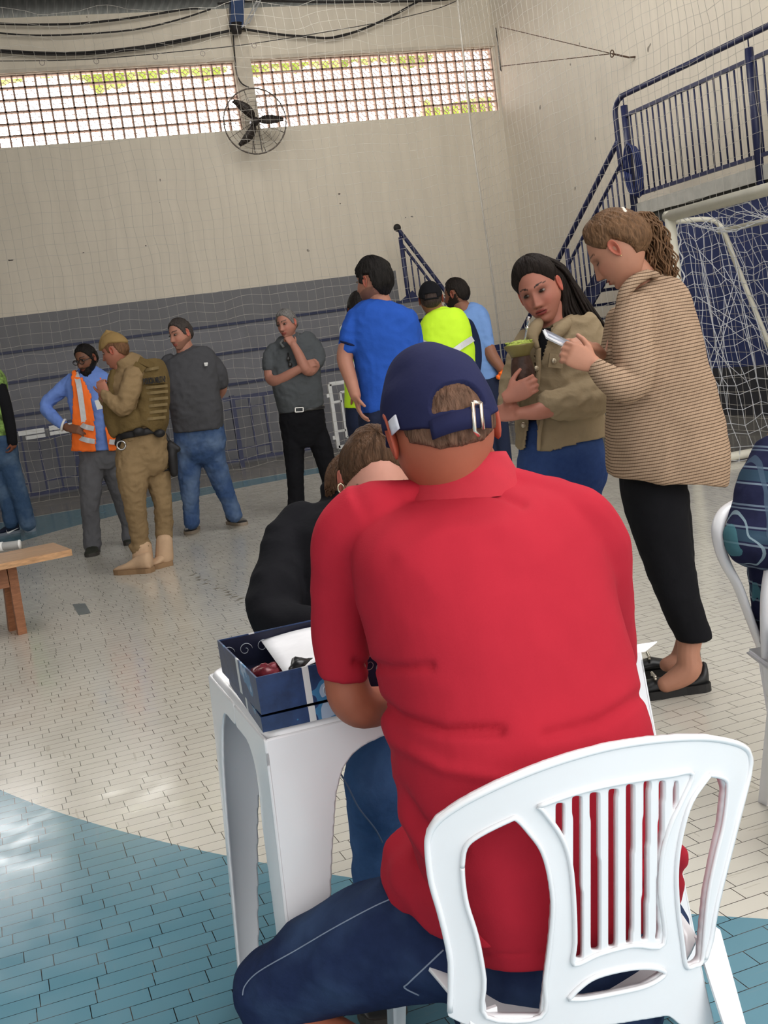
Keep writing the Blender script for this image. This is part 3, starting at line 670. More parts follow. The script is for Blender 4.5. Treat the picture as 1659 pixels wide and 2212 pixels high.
# ================================================================== PEOPLE
SKIN = mat('skin', (.6, .36, .27), .55, 0, .07, 14, bump=.08, bs=260, bd=.001, spec=.35, attr='tint', sss=.03)
def lerp(a, b, t): return a+(b-a)*t
def interp(tab, x):
    for (a, va), (b, vb) in zip(tab, tab[1:]):
        if x <= b: return va+(vb-va)*max(0, min(1, (x-a)/(b-a)))
    return tab[-1][1]
class Fig:
    """one person: hd = horizontal distance of the vertical plane the body stands in"""
    def __init__(s, hd, foot, label, skin=(.60, .35, .26)):
        s.hd = hd; s.root = thing('person', foot, label, 'person'); s.o = Vector(foot); s.skin = skin; s.body = []
        s.heads = []
    def J(s, x, y, dd=0): return H(x, y, s.hd+dd)
    def R(s, r, dd=0): return r/FL*(s.hd+dd)*1.01
    def chain(s, bm, pts, k=4, dome=True, seg=14):
        P = [(*s.J(p[0], p[1], p[2]), s.R(p[3], p[2])) for p in pts]
        q = catmull(P, k) if len(P) > 2 else [[lerp(a, b, t/4) for a, b in zip(P[0], P[1])] for t in range(5)]
        tube(bm, [Vector(a[:3]) for a in q], [max(a[3], .002) for a in q], seg, dome)
    def loft(s, bm, pts, k=4, seg=28, pw=.85, side=None, tdir=None):
        """pts: px, py, dd, half width px, half depth m (, yaw deg)"""
        P = [(*s.J(p[0], p[1], p[2]), s.R(p[3], p[2]), p[4], p[5] if len(p) > 5 else 0) for p in pts]
        q = catmull(P, k); C = [Vector(a[:3]) for a in q]; rings = []
        for i, a in enumerate(q):
            t = (C[min(i+1, len(C)-1)]-C[max(i-1, 0)]).normalized()
            if tdir is not None: t = tdir
            s1 = t.cross(HN) if side is None else (side - t*side.dot(t)); s1.normalize(); f1 = s1.cross(t).normalized()
            if a[5]: m = Matrix.Rotation(radians(a[5]), 3, t); s1 = m @ s1; f1 = m @ f1
            ring = []
            for j in range(seg):
                c, d = cos(2*pi*j/seg), sin(2*pi*j/seg)
                c = abs(c)**pw*(1 if c > 0 else -1); d = abs(d)**pw*(1 if d > 0 else -1)
                ring.append(C[i]+s1*(a[3]*c)+f1*(a[4]*d))
            rings.append(ring)
        ringloft(bm, rings)
    def part(s, name, m, build, vox=.009, smooth=3, wr=None, label=None, parent=None):
        bm = bmesh.new(); build(bm)
        bm = remesh(bm, vox, smooth)
        if wr: wrinkle(bm, *wr)
        o = link(name, bm, m, parent or s.root)
        if label: o['label'] = label
        return o
    def raw(s, name, m, build, smooth=True, label=None, parent=None):
        bm = bmesh.new(); build(bm); o = link(name, bm, m, parent or s.root, smooth=smooth)
        if label: o['label'] = label
        return o
    def finish(s, build, vox=.006, smooth=2, extra=None):
        """skin body = remeshed limbs + head meshes, one mesh"""
        bm = bmesh.new(); build(bm)
        if len(bm.verts): bm = remesh(bm, vox, smooth)
        cl = bm.loops.layers.color.get('tint') or bm.loops.layers.color.new('tint')
        for f in bm.faces:
            for lp in f.loops: lp[cl] = (*[c**(1/1.0) for c in s.skin], 1)
        if extra: extra(bm, cl)
        for h in s.heads: h.add_face(bm, cl, s.skin)
        return link('body', bm, SKIN, s.root)

def head_point(th, ph, sc=1.0):
    """th 0 = face front (+y), ph 0 = crown ... pi = chin side; metres"""
    st, ct, sp, cp = sin(th), cos(th), sin(ph), cos(ph)
    sp2 = max(sp, 0)**.92
    x = .0735*sp2*st; y = .093*sp2*ct; z = .116*cp
    zn = cp
    if ct > 0: y *= .96
    else: y *= 1.07 if zn > -.2 else 1.07-.25*min(1, (-.2-zn)/.6)
    if zn < 0:
        q = min(1, -zn); x *= 1-.27*q**1.6; y += .030*q**1.5
        x *= 1+.05*exp(-((q-.35)/.2)**2)
    x *= 1-.04*max(0, ct)*max(0, zn)
    if y > .02:
        fx = abs(x); w = min(1, (y-.02)/.03)
        d = 0
        if -.05 < z < .03:
            t = (0.028-z)/.058; t = max(0, min(1, t)); prof = .026*t**1.15 if z > -.030 else .026*max(0, 1-((-.030-z)/.013)**1.5)
            sg = .0075+.0065*t**2; d += prof*exp(-(x/sg)**2)
            d += .008*exp(-((fx-.013)/.006)**2-((z+.033)/.008)**2)
        d -= .011*exp(-((fx-.032)/.017)**2-((z-.011)/.013)**2)
        d += .005*exp(-((z-.032)/.009)**2)*exp(-(x/.05)**2)
        d += .005*exp(-((fx-.042)/.018)**2-((z+.022)/.02)**2)
        d -= .003*exp(-(x/.03)**2-((z+.047)/.006)**2)
        d += .0065*exp(-(x/.021)**2)*(exp(-((z+.0555)/.0045)**2)+1.15*exp(-((z+.0665)/.0055)**2))
        d -= .004*exp(-(x/.024)**2-((z+.061)/.0022)**2)
        d -= .004*exp(-(x/.028)**2-((z+.078)/.006)**2)
        d += .008*exp(-(x/.022)**2-((z+.097)/.014)**2)
        y += d*w
    return Vector((x, y, z))*sc

class Head:
    def __init__(s, fig, x, y, dd, yaw, pitch=0, roll=0, size=1.0, brow=(.08, .05, .035), lips=None, beard=None, eye=True, age=0, res=(72, 60), iris=(.05, .03, .02), ear=1.0, browt=1.0):
        """yaw 0 looks at the camera, +90 looks to the photo's right, -90 left; pitch > 0 looks down; roll > 0 leans to photo-right"""
        s.ear = ear; s.browt = browt; s.c = fig.J(x, y, dd); s.size = size; s.fig = fig; fig.heads.append(s)
        f = -HN*cos(radians(yaw))+HR*sin(radians(yaw))
        r = f.cross(Z).normalized()
        R1 = Matrix((r, f, Z)).transposed()
        R2 = Matrix.Rotation(radians(-pitch), 3, 'X'); R3 = Matrix.Rotation(radians(roll), 3, HN)
        s.M = R3 @ R1 @ R2
        s.brow, s.lips, s.beard, s.eye, s.res, s.iris = brow, lips, beard, eye, res, iris
    def P(s, v): return s.c + s.M @ (Vector(v)*s.size)
    def add_face(s, bm, cl, skin):
        nt, np_ = s.res; grid = []
        lips = s.lips or tuple(c*k for c, k in zip(skin, (.85, .62, .64)))
        def colour(p):
            x, y, z = p; ax = abs(x); c = list(skin)
            if y > .03:
                w = exp(-((ax-.04)/.02)**2-((z+.025)/.02)**2)*.25; c = [lerp(c[0], c[0]*1.05, w), lerp(c[1], c[1]*.78, w), lerp(c[2], c[2]*.78, w)]
                q = exp(-((ax-.031)/.018)**2-((z-.012)/.012)**2)*.22; c = [v*(1-q) for v in c]
                if ax < .024 and -.0725 < z < -.0505 and (ax/.024)**2+((z+.0615)/.011)**2 < 1:
                    c = list(lips)
                    if abs(z+.0610-3.5*x*x) < .0014: c = [v*.45 for v in lips]
                zb = .0345+.0035*(1-((ax-.034)/.02)**2)-.06*max(0, ax-.04)
                if .012 < ax < .052 and abs(z-zb) < .0040*s.browt*(1.25-ax/.07): c = list(s.brow)
                if not s.eye and .018 < ax < .046 and abs(z-.0045-1.2*(ax-.032)**2*20) < .0016: c = [.06, .035, .03]
                if ax < .013 and abs(z+.0425) < .002 and ax > .004: c = [v*.5 for v in c]
            if s.beard:
                bc, mode = s.beard
                zl = -.038-.012*(1 if ax < .03 else 0)
                side = z < .01-.9*max(0, y-.0) if mode == 'full' else z < -.03-.3*max(0, y)
                lip = ax < .026 and -.072 < z < -.052
                mus = ax < .034 and -.054 < z < -.046 and y > .05
                if (side or (z < -.070 and y > 0) or mus or (z < -.05 and ax > .026)) and not lip and y > -.035 and z < 0.0:
                    if not (y > .05 and z > -.046): c = [lerp(v, b, .92 if mode == 'full' else .3) for v, b in zip(c, bc)]
            return c
        pts = [[head_point(2*pi*i/nt, pi*(j+.5)/np_) for i in range(nt)] for j in range(np_)]
        vs = [[bm.verts.new(s.P(p)) for p in row] for row in pts]
        cols = [[colour(p) for p in row] for row in pts]
        for j in range(np_-1):
            for i in range(nt):
                k = (i+1) % nt; f = bm.faces.new((vs[j][i], vs[j+1][i], vs[j+1][k], vs[j][k]))
                f.smooth = True
                for lp, c in zip(f.loops, (cols[j][i], cols[j+1][i], cols[j+1][k], cols[j][k])): lp[cl] = (*c, 1)
        for row, cc in ((vs[0], cols[0]), (vs[-1], cols[-1])):
            f = bm.faces.new(row if row is vs[-1] else list(reversed(row)))
            for lp in f.loops: lp[cl] = (*cc[0], 1)
        # ears
        for sx in (-1, 1):
            rings = []
            for a in range(9):
                u = a/8; row = []
                for b in range(14):
                    t = 2*pi*b/14; rr = sin(pi*u)**.7 if 0 < u < 1 else .02
                    yy = -.004+(.016+.004*sin(t))*rr*cos(t); zz = .001+.031*rr*sin(t)
                    xx = .0715+.020*u - .012*u*exp(-(rr*1.6)**2)*2 - .10*max(0, yy+.004)*1.0 + .25*max(0, -(yy+.004))
                    row.append(s.P((sx*xx, yy*s.ear, zz*s.ear)))
                rings.append(row)
            q = len(bm.verts); nb = bmesh.new(); ringloft(nb, rings)
            mp = {v: bm.verts.new(v.co) for v in nb.verts}
            for f in nb.faces:
                try: g = bm.faces.new([mp[v] for v in f.verts])
                except ValueError: continue
                for lp in g.loops: lp[cl] = (skin[0]*1.02, skin[1]*.82, skin[2]*.8, 1)
            nb.free()
        # eyes
        if s.eye:
            for sx in (-1, 1):
                c = Vector((sx*.0315, .0755, .0115)); nb = bmesh.new(); ellip(nb, (0, 0, 0), (.0130, .0125, .0058), seg=18, rg=12)
                mp = {v: bm.verts.new(s.P(c+v.co)) for v in nb.verts}
                for f in nb.faces:
                    g = bm.faces.new([mp[v] for v in f.verts])
                    for lp, v in zip(g.loops, f.verts):
                        d = sqrt(v.co.x**2+v.co.z**2); lp[cl] = (*( s.iris if d < .0068 else ((.50, .45, .42) if v.co.z < .0045 else (.08, .05, .04))), 1)
                nb.free()
    def shell(s, bm, line, thick, puff=None, nt=90, np_=70, nse=.002, nf=60, sink=.012, ramp=.010):
        """hair or cap: head surface pushed out above the line z(azimuth), sunk below it"""
        rows = []
        for j in range(np_):
            ph = pi*(j+.5)/np_; row = []
            for i in range(nt):
                th = 2*pi*i/nt; p = head_point(th, ph); q = head_point(th, ph)
                if p.y > .05: p.y = min(p.y, .093*.96*sin(ph)+.002)
                a = abs(((th+pi) % (2*pi))-pi)*180/pi
                zl = interp(line, a) if not callable(line) else line(th, p)
                nrm = Vector((p.x/.0735**2, p.y/.093**2, p.z/.116**2)).normalized()
                w0_ = max(0, min(1, (p.z-zl)/.008)); w0_ = w0_*w0_*(3-2*w0_); w = max(0, min(1, (p.z-zl)/ramp)); w = w*w*(3-2*w)
                t = thick if not callable(thick) else thick(th, p)
                d = lerp(-sink, lerp(.0025, t, w), w0_)
                if nse: d += nse*w*noise.noise(Vector((th*nf*.25, p.z*nf*.35, 3)))
                row.append(s.P(p+nrm*d))
            rows.append(row)
        ringloft(bm, list(reversed(rows)))
SHORT = [(0, .078), (30, .074), (48, .058), (62, .034), (74, -.012), (84, -.016), (92, .030), (104, .026), (118, -.035), (150, -.062), (180, -.066)]
RECED = [(0, .076), (20, .078), (38, .084), (52, .060), (64, .030), (74, -.010), (84, -.014), (92, .030), (104, .026), (118, -.035), (150, -.062), (180, -.066)]
WOMAN = [(0, .080), (25, .076), (45, .060), (62, .036), (78, .012), (88, .020), (98, .028), (108, .0), (130, -.06), (180, -.07)]
def hair_mat(name, c, var=.45, rough=.5):
    return mat(name, c, rough, 0, var, 55, bump=1.0, bs=110, bd=.006, spec=.12, stretch=(2.0, 2.0, .3))

def hand(bm, w, a, n, size=1.0, thumb=1, curl=(35, 40, 30), spread=4, thumb_curl=20, fcurl=None, palm=1.0):
    """w wrist, a direction to the knuckles, n back of the hand; thumb = +1/-1 side. adds palm and five fingers"""
    a = Vector(a).normalized(); n = Vector(n); n = (n-a*n.dot(a)).normalized(); s = a.cross(n)*thumb; k = size
    w = Vector(w)
    rings = []
    for t, hw, hh in ((-.015, .022, .018), (.0, .026, .018), (.03, .036, .016), (.06, .041, .0135), (.085, .040, .011), (.094, .034, .006)):
        rings.append([w+a*(t*k)+s*(hw*k*cos(q*pi/8))+n*(hh*k*sin(q*pi/8)) for q in range(16)])
    ringloft(bm, rings)
    for i, (off, L, r) in enumerate(((.029, .072, .0088), (.010, .080, .0092), (-.010, .074, .0087), (-.028, .058, .0076))):
        p = w+a*(.082*k)+s*(off*k); d = (a*1.0+s*(off*spread*.9)).normalized(); ax = d.cross(n).normalized()
        c = fcurl[i] if fcurl else curl; pts = [p-d*.015*k, p]; rad = [r*k, r*1.05*k]; ang = 0
        for seg_, cc in zip((.45, .31, .24), c):
            ang += cc; dd_ = Matrix.Rotation(radians(-ang), 3, ax) @ d; p = p+dd_*(L*seg_*k); pts.append(p); rad.append(r*k*(.93 if seg_ > .3 else .78))
        tube(bm, pts, rad, 8, True)
    p = w+a*(.022*k)+s*(.022*k)-n*.004*k; d = (a*.62+s*.75-n*.15).normalized(); ax = a.cross(n).normalized()
    pts = [p, p+d*.032*k]; rad = [.013*k, .0115*k]; d2 = (d*1.0+a*.5-n*radians(thumb_curl)).normalized(); pts.append(pts[-1]+d2*.030*k); rad.append(.0102*k)
    d3 = (d2+a*.35-n*radians(thumb_curl)).normalized(); pts.append(pts[-1]+d3*.026*k); rad.append(.0082*k)
    tube(bm, pts, rad, 8, True)

MSOLE = mat('shoe_sole', (.30, .24, .18), .7)
def shoe(fig, heel, toe, m, msole, w=.046, h=.085, L=None, high=0, label=None, sole_h=.028, name='shoe', low=0.0, point=.8):
    """heel, toe: points on the ground"""
    heel = Vector(heel); toe = Vector(toe); d = (toe-heel); Lx = d.length if L is None else L; d.z = 0; d.normalize(); s = d.cross(Z).normalized()
    z0 = heel.z
    def ring(t, hw, z, yy=0): return [Vector((heel.x, heel.y, z0))+d*(t*Lx)+s*(hw*w) + Z*z]
    def outline(t):
        return sin(min(1, max(0, t))*pi)**.35*(.80+.2*sin((t-.15)*pi)) if t > .03 else .55
    ts = [0, .03, .08, .18, .32, .48, .64, .78, .89, .96, 1.0]
    hw_ = [.45, .68, .82, .84, .78, .86, .98, 1.0, point+.02, point*.75, point*.35]
    top = [h*1.0, h*1.12, h*1.15, h*1.1, h*1.0, h*.82, h*.62, h*.52, h*.45, h*.38, h*.26]
    if low: top = [h*.9, h*.95, h*.75, h*.55, h*.5, h*.5, h*.62, h*.55, h*.46, h*.38, h*.26]
    bm = bmesh.new(); rings = []
    for t, q, z1 in zip(ts, hw_, top):
        b = heel+d*(t*Lx); r = []
        for j in range(16):
            a = 2*pi*j/16; c_, s_ = cos(a), sin(a)
            zz = sole_h*.7+(z1-sole_h*.7)*(.5+.5*s_) if s_ > 0 else sole_h*.7+(z1-sole_h*.7)*(.5+.5*s_)
            wd_ = w*q*(abs(c_)**.7*(1 if c_ > 0 else -1))*(1-.28*max(0, s_)**2)
            r.append(b+s*wd_+Z*zz)
        rings.append(r)
    ringloft(bm, rings); o = link(name, bm, m, fig.root)
    if label: o['label'] = label
    bm = bmesh.new(); lo = []; hi = []
    for t, q in zip(ts, hw_):
        b = heel+d*(t*Lx*1.02-.004); lo.append((b, q*w*1.06))
    L1 = [b-s*x for b, x in lo]+[b+s*x for b, x in reversed(lo)]
    ringloft(bm, [[p+Z*.0005 for p in L1], [p+Z*sole_h*.8 for p in L1], [p+Z*sole_h for p in L1]])
    bmesh.ops.recalc_face_normals(bm, faces=bm.faces)
    link('sole', bm, msole, o, smooth=False)
    return o
# ------------------------------------------------------------------ cloth and shoe materials
def cloth(name, c, var=.10, bump=.25, bs=45, **k): return mat(name, c, .92, 0, var, 5, bump=bump, bs=bs, bd=.012, spec=.12, sheen=.0, **k)
def denim(name, c, light, worn=.5, vs=4.5):
    m = mat(name, c, .9, 0, .1, 60, bump=.3, bs=50, bd=.01, spec=.12)
    n = m.node_tree.nodes; l = m.node_tree.links; b = n['Principled BSDF']; src = b.inputs['Base Color'].links[0].from_socket
    tc = n.new('ShaderNodeTexCoord'); nz = n.new('ShaderNodeTexNoise'); nz.inputs['Scale'].default_value = vs; nz.inputs['Detail'].default_value = 3; l.new(tc.outputs['Object'], nz.inputs['Vector'])
    r = n.new('ShaderNodeMapRange'); r.inputs[1].default_value = .45; r.inputs[2].default_value = .72; r.inputs[3].default_value = 0; r.inputs[4].default_value = worn; l.new(nz.outputs[0], r.inputs[0])
    l.new(mixc(n, l, r.outputs[0], src, light), b.inputs['Base Color']); return m
BLKSHOE = mat('black_leather', (.018, .017, .016), .35, spec=.5); DSOLE = mat('dark_sole', (.05, .045, .04), .7)
ORANGE = mat('orange_vest_cloth', (.95, .17, .02), .7, 0, .05, 6, bump=.2, bs=40, bd=.008, emit=0); REFL = mat('reflective_tape', (.55, .55, .56), .35, .15, .1, 12, bump=.4, bs=60, bd=.006)
LIME = mat('lime_vest_cloth', (.58, .90, .03), .75, 0, .06, 5, bump=.2, bs=30, bd=.01)

# ================================================================== man in the orange vest (hands on hips)
f = Fig(9.35, G(210, 1196), 'person with dark beard and glasses, hand on hip, in orange reflective vest', (.44,.29,.21))
MT = cloth('grey_work_trousers', (.115, .115, .125), .15)
def b(bm):
    f.chain(bm, [(212, 965, 0, 24), (198, 1010, 0, 28), (195, 1075, -.02, 22), (197, 1130, 0, 19), (200, 1178, 0, 20)]); f.chain(bm, [(232, 965, .05, 24), (245, 1010, .1, 27), (265, 1080, .22, 20), (278, 1130, .28, 17), (280, 1162, .28, 18)])
    f.loft(bm, [(205, 920, .02, 40, .12), (212, 960, .02, 43, .12), (216, 990, .02, 42, .12), (216, 1010, .02, 30, .10)])
f.part('trousers', MT, b, .011, 3, (.012, 16, (1, 1, .8), .4))
MB = cloth('blue_long_sleeve', (.15, .25, .60), .08)
def b(bm):
    f.loft(bm, [(186, 790, .05, 14, .05), (190, 806, .05, 34, .09), (192, 825, .03, 50, .12), (196, 860, .02, 48, .13), (203, 910, .01, 44, .135), (210, 955, .01, 43, .13), (212, 972, .01, 43, .13)])
    f.chain(bm, [(158, 822, .03, 17), (128, 846, .03, 16), (98, 876, .03, 14), (112, 898, -.03, 13), (136, 918, -.1, 11)]); f.chain(bm, [(226, 822, .04, 16), (242, 850, .04, 14), (258, 880, .05, 13)])
f.part('shirt', MB, b, .010, 3, (.010, 14, (1, 1, 1), .5))
def b(bm):  # vest panels: a slightly larger shell, open in front
    f.loft(bm, [(182, 800, .04, 32, .10), (186, 822, .03, 47, .135), (190, 860, .02, 48, .15), (197, 905, .01, 50, .165), (206, 945, .01, 54, .17), (208, 972, .01, 53, .165)])
bm = bmesh.new(); b(bm); bm = remesh(bm, .010, 2)
kill = []
for v in bm.verts:
    p = v.co - CAM; d = p.dot(FWD); px = CX+FL*p.dot(RT)/d; py = CY-FL*p.dot(UP)/d; front = (v.co-f.J(195, py)).dot(HN) < .03
    cl_, cr_ = interp([(790, 168), (810, 176), (850, 197), (900, 204), (940, 208), (975, 208)], py), interp([(790, 208), (830, 218), (880, 222), (940, 229), (975, 235)], py)
    if (front and cl_ < px < cr_) or py < 800 + (14 if 165 < px < 222 else 0) or abs(px-(199+(py-860)*.13)) > interp([(790, 34), (820, 41), (850, 41), (890, 47), (975, 60)], py): kill.append(v)
bmesh.ops.delete(bm, geom=kill, context='VERTS'); wrinkle(bm, .006, 18)
v_ = link('safety_vest', bm, ORANGE, f.root); md = v_.modifiers.new('s', 'SOLIDIFY'); md.thickness = .006
def strip(fig, par, pts, w, m, dd, name='reflective_strip', k=4, thick=.004):
    """a tape lying on the cloth: centre pixels with a depth each and width in px"""
    bm = bmesh.new(); q = catmull([(p[0], p[1], p[2] if len(p) > 2 else 0) for p in pts], k); L, Rr = [], []
    for i, a in enumerate(q):
        b_ = q[min(i+1, len(q)-1)]; c_ = q[max(i-1, 0)]; tx, ty = b_[0]-c_[0], b_[1]-c_[1]; ln = sqrt(tx*tx+ty*ty) or 1; nx, ny = -ty/ln*w/2, tx/ln*w/2
        L.append([fig.J(a[0]+nx, a[1]+ny, dd+a[2]), fig.J(a[0]-nx, a[1]-ny, dd+a[2]), fig.J(a[0]-nx, a[1]-ny, dd+a[2]+thick), fig.J(a[0]+nx, a[1]+ny, dd+a[2]+thick)])
    ringloft(bm, L); bmesh.ops.recalc_face_normals(bm, faces=bm.faces); return link(name, bm, m, par, smooth=False)
strip(f, v_, [(163, 804, .07), (170, 830, 0), (176, 870, -.02), (181, 908, -.03), (183, 918, -.03)], 12, REFL, -.125)
strip(f, v_, [(240, 806, .10), (243, 830, .04)], 11, REFL, -.105)
strip(f, v_, [(160, 938, .10), (172, 945, .02), (188, 951, -.01), (206, 954, .01)], 11, REFL, -.165)
strip(f, v_, [(236, 954, .02), (246, 955, .04), (256, 953, .09)], 11, REFL, -.165)
strip(f, v_, [(172, 915, .03), (185, 922, -.02), (203, 926, .0)], 11, REFL, -.165)
h = Head(f, 187, 776, -.02, -30, 14, -2, 1.0, brow=(.02, .015, .012), beard=((.012, .01, .009), 'full'), iris=(.02, .015, .01), res=(60, 52))
f.raw('hair', hair_mat('black_hair', (.012, .010, .009)), lambda bm: h.shell(bm, SHORT, .009, nse=.007, nf=110))
def b(bm):
    for q, r in (((0, .072, -.098), (.034, .026, .036)), ((.026, .062, -.082), (.026, .028, .032)), ((-.026, .062, -.082), (.026, .028, .032)), ((0, .06, -.12), (.03, .026, .026))):
        ellip(bm, h.P(q), r, h.M)
f.part('beard', hair_mat('black_beard', (.012, .010, .009)), b, .006, 2, (.006, 60))
def b(bm):
    for sx in (-1, 1): tube(bm, [h.P((sx*.033+.026*cos(a*pi/9), .097, .008+.019*sin(a*pi/9))) for a in range(19)], .0032, 6); tube(bm, [h.P((sx*.058, .096, .012)), h.P((sx*.074, .05, .012)), h.P((sx*.078, -.01, .008))], .003, 6)
    tube(bm, [h.P((-.008, .104, .010)), h.P((.008, .104, .010))], .003, 6)
f.raw('glasses', BLKSHOE, b)
def b(bm):
    f.chain(bm, [(188, 795, .03, 14), (190, 812, .06, 15)])
    f.chain(bm, [(132, 914, -.09, 9), (146, 925, -.12, 8)]); w0 = f.J(146, 924, -.13); hand(bm, w0, f.J(178, 928, -.17)-w0, -HN*.8+UP*.5, 1.12, -1, (22, 22, 15), 5)
f.finish(b, .006)
def b(bm): tube(bm, [f.J(137, 918, -.12)+Vector((.0, 0, 0))+(HR*.2-UP*.9).normalized()*0+ (HN*cos(a*pi/8)+ (UP*.95+HR*.3)*sin(a*pi/8))*.042 for a in range(17)], .010, 8)
f.raw('wristwatch', WHT, b)
shoe(f, f.J(204, 1186, .08).xy.to_3d(), G(196, 1205), mat('dark_olive_shoe', (.03, .032, .024), .6), DSOLE, .056, .095, L=.27)
shoe(f, G(276, 1172)+HN*.05, G(284, 1182)-HN*.02, mat('dark_olive_shoe_b', (.03, .032, .024), .6), DSOLE, .05, .09, L=.25)

f.raw('badge', WHT, lambda bm: bar(bm, f.J(210, 864, -.17), f.J(216, 884, -.17), .045, .004, up=HN), smooth=False)
# ================================================================== officer in the tan uniform
f = Fig(8.15, G(315, 1228), 'person in tan police uniform with beret, armour vest and thigh holster', (.64, .42, .34))
TAN = cloth('tan_uniform', (.25, .17, .088), .12, .3); OLV = cloth('olive_vest_fabric', (.14, .095, .038), .15, .35, 70); BLK = mat('black_nylon', (.014, .013, .014), .5, 0, .2, 20)
def b(bm):
    f.chain(bm, [(292, 975, 0, 40), (287, 1020, -.04, 36), (290, 1080, -.06, 26), (298, 1130, -.02, 22), (304, 1190, 0, 19)]); f.chain(bm, [(328, 975, .06, 38), (338, 1020, .08, 30), (350, 1080, .06, 21), (354, 1130, .08, 20), (355, 1176, .08, 18)])
    f.loft(bm, [(308, 930, .02, 46, .13), (309, 950, .02, 50, .14), (311, 985, .03, 54, .15), (312, 1010, .03, 50, .13), (312, 1025, .03, 36, .1)])
    f.chain(bm, [(278, 1184, -.01, 6), (304, 1178, 0, 21), (304, 1188, 0, 20)], dome=False)
f.part('trousers', TAN, b, .010, 3, (.011, 15, (1, 1, 1.4), .45))
def b(bm):
    f.loft(bm, [(265, 775, .02, 22, .06), (280, 795, .03, 40, .10), (290, 830, .03, 52, .13), (292, 880, .02, 50, .14), (300, 925, .01, 46, .13), (306, 945, .01, 46, .13)])
    f.chain(bm, [(290, 812, -.10, 24), (278, 850, -.16, 23), (266, 880, -.17, 21), (250, 872, -.18, 17), (232, 858, -.16, 13), (226, 850, -.15, 11)]); f.chain(bm, [(272, 810, .18, 22), (256, 860, .18, 18), (232, 868, .10, 14), (224, 862, .04, 11)])
    f.loft(bm, [(262, 772, .0, 17, .07), (270, 784, .01, 22, .08), (282, 800, .02, 26, .09)])
f.part('shirt', TAN, b, .010, 3, (.012, 15, (1, 1, 1.2), .5))
def b(bm):
    f.loft(bm, [(322, 782, .05, 26, .11), (326, 800, .04, 34, .15), (330, 830, .03, 34, .17), (330, 870, .02, 34, .175), (325, 910, .02, 37, .17), (322, 918, .02, 36, .165)])
    f.loft(bm, [(250, 800, .05, 10, .08), (244, 850, .03, 16, .12), (246, 890, .02, 20, .13), (258, 925, .02, 24, .12), (264, 935, .02, 20, .11)])
    f.loft(bm, [(285, 875, .01, 34, .12), (290, 900, .01, 45, .155), (298, 925, .01, 45, .15)])
v_ = f.part('armour_vest', OLV, b, .010, 2, (.006, 18))
bk = (HR*.55+HN*.0-HN*.83).normalized()
for i, (yy, x0_, x1_) in enumerate(((797, 312, 343), (836, 305, 362), (848, 304, 363), (862, 304, 363), (876, 304, 362), (890, 304, 361), (904, 303, 358))):
    strip(f, v_, [(x0_, yy+3, .03), ((x0_+x1_)/2, yy, -.005), (x1_, yy-3, .06)], 6.2, cloth('tan_webbing', (.20, .145, .07)) if i == 0 else bpy.data.materials['tan_webbing'], -.155, 'webbing_strap')
for xs_ in ((290, 786, 312, 800), (300, 776, 330, 790)): strip(f, v_, [(xs_[0], xs_[1], .02), (xs_[2], xs_[3], .0)], 14, OLV, -.14, 'shoulder_strap')
def text(body, pos, xdir, ydir, size, m, par, name='lettering', ext=.002, bold=0.0, w=None):
    cu = bpy.data.curves.new('t', 'FONT'); cu.body = body; cu.size = size; cu.extrude = ext; cu.offset = bold; cu.align_x = 'CENTER'; cu.align_y = 'CENTER'
    o = bpy.data.objects.new('tmp', cu); COL.objects.link(o); dg = bpy.context.evaluated_depsgraph_get(); dg.update()
    me = bpy.data.meshes.new_from_object(o.evaluated_get(dg)); bpy.data.objects.remove(o)
    b = bmesh.new(); b.from_mesh(me); xs = [v.co.x for v in b.verts]; wd = max(xs)-min(xs); k = 1 if w is None else w/wd
    X = Vector(xdir).normalized(); Y = Vector(ydir).normalized(); N = X.cross(Y)
    for v in b.verts: v.co = Vector(pos)+X*(v.co.x*k)+Y*v.co.y+N*v.co.z
    return link(name, b, m, par, smooth=False)
strip(f, v_, [(308, 821, .02), (334, 820, -.005), (360, 816, .06)], 19, OLV, -.158, 'name_panel', thick=.02)
p0 = f.J(311, 825, -.138-.012); p1 = f.J(358, 822, -.10-.012)
text('POLICIA MILITAR', f.J(334, 822, -.168), HR*.99-HN*.08+Z*-.02, Z, .055, BLK, v_, bold=.002, w=.16)
h = Head(f, 249, 758, -.01, -100, 14, 0, .98, brow=(.2, .1, .05), eye=True, res=(60, 52))
f.raw('hair', hair_mat('light_brown_hair', (.14, .07, .035)), lambda bm: h.shell(bm, SHORT, .006, nse=.003))
def b(bm):
    BL = [(0, .030), (60, .035), (90, .050), (130, .03), (180, .01)]
    h.shell(bm, BL, lambda th, p: .016+.030*max(0, sin(th+.4))*max(0, min(1, p.z/.05)), nse=.003, nf=8)
f.raw('beret', cloth('tan_beret_felt', (.27, .175, .07), .1), b)
def b(bm):
    f.chain(bm, [(254, 775, 0, 17), (262, 792, .02, 18)])
    w0 = f.J(229, 853, -.15); hand(bm, w0, f.J(222, 838, -.15)-w0, -HN*.9-HR*.2, 1.0, -1, (50, 60, 40), 2); w1 = f.J(228, 866, .03); hand(bm, w1, f.J(216, 850, -.02)-w1, -HR, 1.0, 1, (40, 60, 40), 2)
f.finish(b, .006)
f.part('duty_belt', BLK, lambda bm: (f.loft(bm, [(303, 926, .01, 49, .15), (306, 940, .01, 50, .155)]), f.chain(bm, [(262, 934, -.05, 9), (256, 958, -.06, 9)]), ellip(bm, f.J(300, 932, -.145), (.04, .02, .03)), ellip(bm, f.J(345, 936, -.11), (.04, .03, .03))), .009, 2)
f.raw('handcuff', mat('steel', (.5, .5, .5), .3, .9), lambda bm: tube(bm, [f.J(262, 962, -.12)+HR*(.03*cos(a*pi/8))+Z*(.03*sin(a*pi/8)) for a in range(17)], .006, 6))
